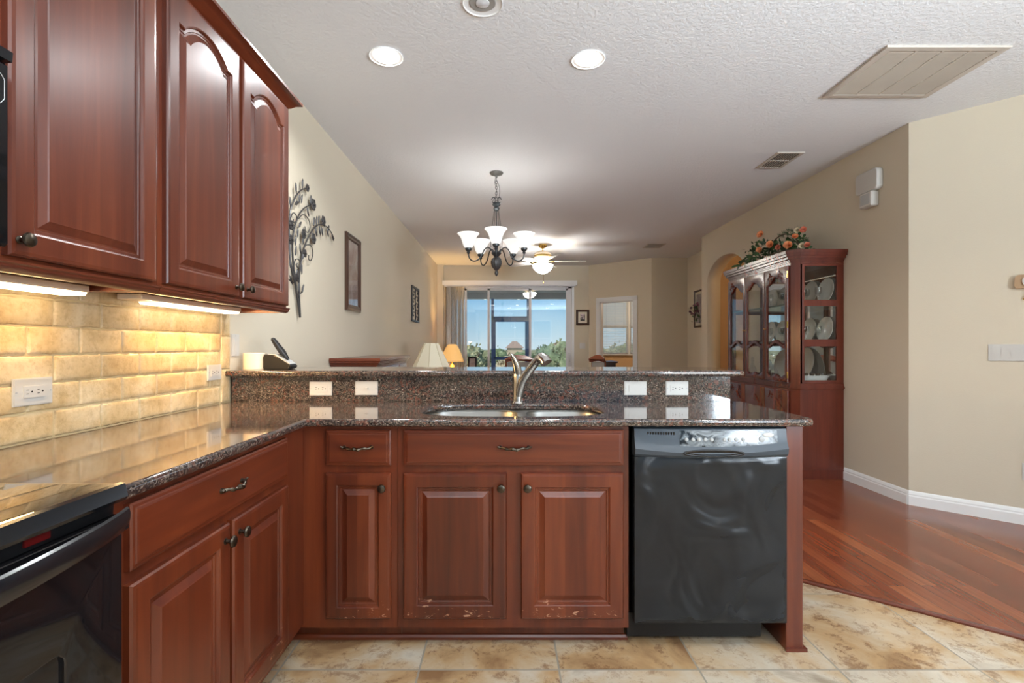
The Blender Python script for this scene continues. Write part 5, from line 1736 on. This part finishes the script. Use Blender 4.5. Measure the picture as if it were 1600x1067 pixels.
def legtable(name, label, x0, x1, y0, y1, h, mat):
    t = thing(name, label, 'table', ((x0 + x1) / 2, (y0 + y1) / 2, 0))
    obj('tabletop', box(B(), x0, x1, y0, y1, h - .03, h, .005), mat, t)
    obj('apron', box(B(), x0 + .04, x1 - .04, y0 + .04, y1 - .04, h - .10, h - .03), mat, t, False)
    for x in (x0 + .04, x1 - .08):
        for y in (y0 + .04, y1 - .08):
            bm = B(); prism(bm, rect(x, x + .04, y, y + .04), flatz, 0, h - .03)
            obj('leg', bm, mat, t, False)
    return t
legtable('side_table', 'dark side table under the large cream lamp', -1.22, -.66, 6.02, 6.58, .62, M['dark_wood'])
t = thing('table_lamp', 'large cream cone-shaded table lamp in front of the amber lamp', 'lamp', (-.927, 6.3, .62))
bm = B(); lathe(bm, [(.075, .62), (.075, .635), (.03, .65), (.025, .67), (.06, .71), (.078, .76), (.065, .82), (.025, .87), (.018, .90), (.012, .97)], (-.927, 6.3, 0), 28)
obj('base', bm, M['plastic_cream'], t)
def cone_shade(c, r0, r1, z0, z1, mat, n=8, power=0, col=(1, .8, .5), sides=None):
    bm = B(); lathe(bm, [(r0, z0), (r0, z0 + .008), ((r0 + r1) / 2 + .002, (z0 + z1) / 2), (r1, z1)], (c[0], c[1], 0), sides or 40)
    bmesh.ops.delete(bm, geom=[f for f in bm.faces if len(f.verts) > 4], context='FACES')
    sh = obj('lamp_shade', bm, mat, t, sides is None); sm = sh.modifiers.new('s', 'SOLIDIFY'); sm.thickness = .003
    if sides:
        bm = B()
        for k in range(sides):
            a = 2 * pi * k / sides
            tube(bm, [(c[0] + (r0 + .001) * cos(a), c[1] + (r0 + .001) * sin(a), z0), (c[0] + (r1 + .001) * cos(a), c[1] + (r1 + .001) * sin(a), z1)], .004, 5)
        obj('seam', bm, MT('shade_seam', srgb(214, 200, 160), .8), sh)
cone_shade((-.927, 6.3), .236, .088, .925, 1.228, M['shade_cream'], sides=8)
legtable('side_table', 'dark end table under the amber lamp in the far corner', -1.30, -.50, 9.55, 10.15, .62, M['dark_wood'])
t = thing('table_lamp', 'small lit amber-shaded table lamp by the vertical blinds', 'lamp', (-1.04, 9.85, .62))
bm = B(); lathe(bm, [(.07, .62), (.07, .635), (.03, .65), (.05, .69), (.07, .74), (.05, .80), (.015, .84), (.01, .90)], (-1.04, 9.85, 0), 24)
obj('base', bm, M['brass'], t)
bm = B(); lathe(bm, [(.225, .885), (.215, .93), (.185, 1.03), (.14, 1.13), (.10, 1.20), (.07, 1.225)], (-1.04, 9.85, 0), 40)
bmesh.ops.delete(bm, geom=[f for f in bm.faces if len(f.verts) > 4], context='FACES')
sh = obj('lamp_shade', bm, M['shade_amber'], t); sm = sh.modifiers.new('s', 'SOLIDIFY'); sm.thickness = .003
light('amber_lamp_bulb', 'POINT', (-1.04, 9.85, 1.10), 75, (1, .60, .22), shadow_soft_size=.04)
t = framed('photo_frame', 'small black standing photo frame on the end table', 'photo frame', lambda u, w, d: (u, 9.78 - d + (w - .62) * .2, w), px_(730, 9.7), px_(744.5, 9.7), .622, 1.02 if False else .98, .035, M['black_plastic'], am_)
for nm, lab, cx, cy, rz, w_ in (('lounge_chair', 'red-brown curved chair back seen before the sliding glass door', .26, 8.8, 0.0, .27), ('lounge_chair', 'red-brown glossy chair back at the right of the sliding glass door', 1.50, 8.9, -.95, .19)):
    t = thing(nm, lab, 'chair', (cx, cy, 0), rz=rz)
    R_ = Matrix.Translation((cx, cy, 0)) @ Matrix.Rotation(rz, 4, 'Z')
    def put(name, bm, mat, sm=True):
        for v in bm.verts: v.co = R_ @ v.co
        return obj(name, bm, mat, t, sm)
    n = 16; bm = B()
    pts = []
    top = [(-w_ + 2 * w_ * k / n, .955 + .078 * sin(pi * k / n) ** .8) for k in range(n + 1)]
    bot = [(-w_ * .92 + 2 * w_ * .92 * k / n, .90 + .02 * sin(pi * k / n)) for k in range(n + 1)]
    prism(bm, top + bot[::-1], lambda x, z, y: (x, y - .10 * (x / w_) ** 2 * .5 , z), .22, .255)
    put('crest_rail', bm, M['red_wood'], False)
    bm = B(); prism(bm, rect(-w_ * .8, w_ * .8, .48, .90), lambda x, z, y: (x, y, z), .22, .25); put('back_cushion', bm, M['fabric'], False)
    bm = B(); box(bm, -w_, w_, -.25, .26, .36, .48, .02); put('seat', bm, M['fabric'])
    for sx in (-1, 1):
        for sy in (-1, 1):
            bm = B(); x = sx * (w_ - .03); y = .235 if sy > 0 else -.22
            tube(bm, [(x, y, 0), (x, y, .38 if sy < 0 else .93)], .016, 8); put('leg', bm, M['red_wood'])
t = thing('dresser', 'dark dresser seen through the bedroom doorway', 'dresser', (2.40, 11.6, 0))
obj('body', box(B(), 2.02, 2.50, 11.3, 11.9, .05, .80), M['dark_wood'], t, False)
bm = B(); prism(bm, [(1.95, .84), (2.56, .84), (2.52, .80), (1.99, .80)], lambda x, z, y: (x, y, z), 11.25, 11.95)
obj('top', bm, M['dark_wood'], t, False)
bm = B()
for x in (2.04, 2.44):
    for y in (11.32, 11.84): prism(bm, rect(x, x + .04, y, y + .04), flatz, 0, .05)
objs('foot', bm, M['dark_wood'], t, False)

# sliding-door valance and vertical blinds
t = thing('window_valance', 'long white valance above the sliding glass door', 'valance', (.08, 10.44, 2.455))
bm = B(); vx0, vx1 = px_(691, 10.36), px_(902, 10.36)
prism(bm, [(vx0, 10.36), (vx1, 10.36), (vx1, 10.499), (vx1 - .012, 10.499), (vx1 - .012, 10.372), (vx0 + .012, 10.372), (vx0 + .012, 10.499), (vx0, 10.499)], flatz, 2.452, 2.545)
obj('fascia', bm, M['valance'], t, False)
obj('top_board', box(B(), vx0 + .012, vx1 - .012, 10.372, 10.499, 2.533, 2.545), M['valance'], t, False)
t = thing('vertical_blinds', 'bunched white vertical blinds at the left of the sliding glass door', 'blinds', (-.95, 10.44, .02))
for k in range(15):
    x = px_(699.5, 10.42) + k * .0235
    bm = B(); a = radians((62 if k < 4 else 80) + 6 * sin(k * 1.7)); L_ = .042
    q = []
    for s in (-1, -.5, 0, .5, 1):
        q.append((x + cos(a) * L_ * s, 10.43 + sin(a) * L_ * s, .006 * (1 - s * s)))
    va = [bm.verts.new((x_ + c_ * sin(a), y_ - c_ * cos(a), .03)) for x_, y_, c_ in q]; vb_ = [bm.verts.new((x_ + c_ * sin(a), y_ - c_ * cos(a), 2.43)) for x_, y_, c_ in q]
    for i in range(4): bm.faces.new((va[i], va[i + 1], vb_[i + 1], vb_[i]))
    sl = obj('slat', bm, M['blind'], t); sm = sl.modifiers.new('s', 'SOLIDIFY'); sm.thickness = .0012
obj('head_rail', box(B(), vx0 + .03, vx1 - .03, 10.41, 10.45, 2.43, 2.46), M['alu'], t, False)

# bedroom window with blinds
w1_ = bpy.data.objects.new('window_1', None); COL.objects.link(w1_); w1_.location = (3.17, 13.05, .98); w1_['kind'] = 'structure'
def framebox(bm, a, b, c, d, y0, y1, t_):
    for q in ((a, b, c, c + t_), (a, b, d - t_, d), (a, a + t_, c, d), (b - t_, b, c, d)): box(bm, q[0], q[1], y0, y1, q[2], q[3])
bm = B()
xa, xm0, xm1, xb_ = px_(944, 13), px_(981.5, 13), px_(984.5, 13), 3.85
framebox(bm, 2.5, xm0, .98, 2.42, 13.02, 13.08, .035); framebox(bm, xm1, xb_, .98, 2.42, 13.02, 13.08, .035)
box(bm, xm0, xm1, 12.995, 13.09, .98, 2.42)
for a, b in ((2.5, xm0), (xm1, xb_)): box(bm, a, b, 13.02, 13.07, 1.665, 1.72)
obj('sash', bm, M['white_trim'], w1_, False)
bm = B(); box(bm, 2.5, xb_, 13.04, 13.045, .98, 2.42); obj('pane', bm, M['glass'], w1_, False)
bm = B(); box(bm, 2.44, 3.92, 12.93, 13.0, .945, .98, .004); obj('sill', bm, M['white_trim'], w1_, False)
for lab, a, b in (('white horizontal blinds over the wider bedroom window', 2.5, xm0), ('white horizontal blinds over the narrower bedroom window strip', xm1, xb_)):
    t = thing('window_blinds', lab, 'blinds', ((a + b) / 2, 12.98, 1.0))
    obj('head_rail', box(B(), a + .01, b - .01, 12.955, 12.995, 2.37, 2.415), M['white_plastic'], t, False)
    bm = B(); k = 0; z = 1.02
    while z < 2.36:
        tl = .35 if z < 1.70 else 1.0
        dz = (.004 if z < 1.70 else .0095)
        q = [bm.verts.new(c) for c in ((a + .01, 12.958, z - dz), (b - .01, 12.958, z - dz), (b - .01, 12.99, z + dz), (a + .01, 12.99, z + dz))]
        bm.faces.new(q); z += .022
    sl = obj('slats', bm, M['blind_white'], t, False); sm = sl.modifiers.new('s', 'SOLIDIFY'); sm.thickness = .002
    bm = B()
    for x in (a + .12, (a + b) / 2, b - .12): tube(bm, [(x, 12.96, 1.01), (x, 12.96, 2.38)], .002, 4)
    obj('cords', bm, M['white_plastic'], t)

# hall beyond the arch: a warm lamp of its own
light('hall_lamp', 'POINT', (3.75, 6.0, 2.5), 14, (1, .72, .42), shadow_soft_size=.1)
light('bedroom_fill', 'POINT', (3.3, 11.4, 2.3), 30, (1, .82, .62), shadow_soft_size=.1)  # added fill without a fixture, brightens the bedroom and its blinds
light('cream_lamp_bulb', 'POINT', (-.927, 6.3, 1.08), 12, (1, .90, .74), shadow_soft_size=.05)

# ================================================================== LANDSCAPE
m = MT('grass_ground', rough=.95); m.col(m.ramp(m.noise(m.coord(), .12, 5, .7), [(.35, srgb(120, 118, 78)), (.6, srgb(150, 146, 104))]))
bm = B(); box(bm, -260, 260, 16, 620, -4.2, -4.0); struct('ground', bm, m)
def canopy_mat(name, a, b, c):
    m = MT(name, rough=.8); m.col(m.ramp(m.noise(m.coord(), 1.1, 4, .6), [(.3, a), (.5, b), (.7, c)])); return m
CAN = [canopy_mat('canopy_olive', srgb(88, 96, 66), srgb(130, 134, 98), srgb(176, 172, 138)), canopy_mat('canopy_green', srgb(70, 88, 62), srgb(104, 120, 84), srgb(150, 158, 122)),
       canopy_mat('canopy_tan', srgb(122, 110, 86), srgb(164, 150, 122), srgb(200, 186, 158))]
BARK = MT('bark', srgb(86, 70, 56), .9)
def tree_at(x, y, top, rad, ci, label, nleaf=900, seed=0, group=None):
    random.seed(seed * 13 + 5)
    t = thing('tree', label, 'tree', (x, y, -4.0), group)
    bm = B(); tube(bm, [(x, y, -4.0), (x + .1, y, -2.2), (x - .1, y, top - rad * .9)], [rad * .10, rad * .08, rad * .05], 8)
    for k in range(4):
        a = k * 1.6; tube(bm, [(x, y, top - rad * 1.4), (x + cos(a) * rad * .6, y + sin(a) * rad * .6, top - rad * .5)], [rad * .05, rad * .02], 6)
    obj('trunk', bm, BARK, t)
    lobes = []
    for k in range(11):
        v = rv(); v.z = v.z * .5
        q = random.uniform(.35, .72)
        lobes.append((Vector((x, y, top - rad * 1.0)) + Vector((v.x, v.y, v.z * 1.1)) * rad * q * 1.0, rad * random.uniform(.36, .55)))
    bm = B()
    for c, r in lobes:
        r_ = bmesh.ops.create_icosphere(bm, subdivisions=3, radius=r * .86, matrix=Matrix.Translation(c))
        for v in r_['verts']:
            v.co += (v.co - c).normalized() * noise.noise(v.co * 1.6 / max(rad, 1) * 3) * r * .35
    for k in range(nleaf):
        c, r = random.choice(lobes); d = rv()
        if d.y > .4: d.y = -d.y
        p = c + d * r * random.uniform(.80, 1.08)
        leaf_q(bm, p, (d + rv() * .9).normalized(), rad * random.uniform(.07, .13), rad * random.uniform(.04, .07), rv())
    obj('crown', bm, CAN[ci], t, False)
TR = [(-5.4, 20, .35, 1.7, 0, 'low olive shrubby tree behind the table lamps'),
      (-1.0, 20, .10, 1.7, 2, 'low tan shrubby tree left of the faucet lever'),
      (3.3, 20, .40, 1.7, 0, 'low olive shrubby tree behind the faucet head'),
      (7.4, 20, .40, 1.7, 2, 'low tan shrubby tree in the bedroom view'),
      (-7.6, 26, 1.4, 2.0, 2, 'tan-leaved tree at the far left of the sliding door view'),
      (-2.5, 26, 1.8, 2.0, 0, 'bushy olive tree at the left of the screen door'),
      (2.9, 26, 2.1, 2.0, 1, 'tall green tree behind the right glass panel of the sliding door'),
      (6.9, 26, 1.7, 1.8, 1, 'green tree seen low in the bedroom window'),
      (-4.7, 33, 1.3, 2.2, 1, 'distant green tree behind the left glass panel'),
      (.8, 33, 1.15, 2.2, 2, 'low tan tree seen through the screen door'),
      (7.6, 33, 1.8, 2.2, 0, 'olive tree at the right end of the sliding door view'),
      (12.6, 33, 1.9, 2.2, 0, 'olive tree seen in the narrow bedroom window strip'),
      (-1.8, 41, 1.1, 2.4, 1, 'distant green tree behind the blue post'),
      (4.2, 41, 1.3, 2.4, 0, 'distant olive tree seen right of the screen door'),
      (10.2, 41, 1.5, 2.4, 1, 'distant green tree in the bedroom view')]
for i, (x, y, tp, r, ci, lab) in enumerate(TR): tree_at(x, y, tp, r, ci, lab, 1500 if y < 30 else 900, i)
random.seed(77)
first = None
labs = 'hazy tree in the far tree line beyond the nearer trees'
for k in range(26):
    x = -34 + k * 3.0 + random.uniform(-.3, .3); y = 68 + (k % 3) * 8.5
    if first is None:
        tree_at(x, y, 1.3, 3.2, 1, labs, 500, 40, 'trees of the far tree line'); first = bpy.context.scene.objects[-1]
        first = [o for o in COL.objects if o.name.startswith('tree') and o.type == 'EMPTY'][-1]
    else: copy_tree(first, loc=(x, y, -4.0 + random.uniform(-.7, .9)), rz=random.uniform(0, 6))
for i, (x, y, w_) in enumerate(((2.4, 125, 1.9), (14, 130, 1.8))):
    t = thing('house', ('distant tan-roofed house on the horizon seen through the screen door', 'distant tan-roofed house on the horizon right of the screen door')[i], 'house', (x, y, -4.0))
    obj('wall', box(B(), x - w_, x + w_, y - 2, y + 3, -4.0, .6), MT('house_wall', srgb(190, 172, 150), .9), t, False)
    bm = B(); a = [bm.verts.new(c) for c in ((x - w_ - .4, y - 2.4, .6), (x + w_ + .4, y - 2.4, .6), (x + w_ + .4, y + 3.4, .6), (x - w_ - .4, y + 3.4, .6))]
    b = [bm.verts.new((x - w_ * .3, y + .5, 2.3)), bm.verts.new((x + w_ * .3, y + .5, 2.3))]
    bm.faces.new(a); bm.faces.new((a[0], a[1], b[1], b[0])); bm.faces.new((a[1], a[2], b[1])); bm.faces.new((a[2], a[3], b[0], b[1])); bm.faces.new((a[3], a[0], b[0]))
    obj('roof', bm, MT('house_roof', srgb(150, 122, 104), .9), t, False)
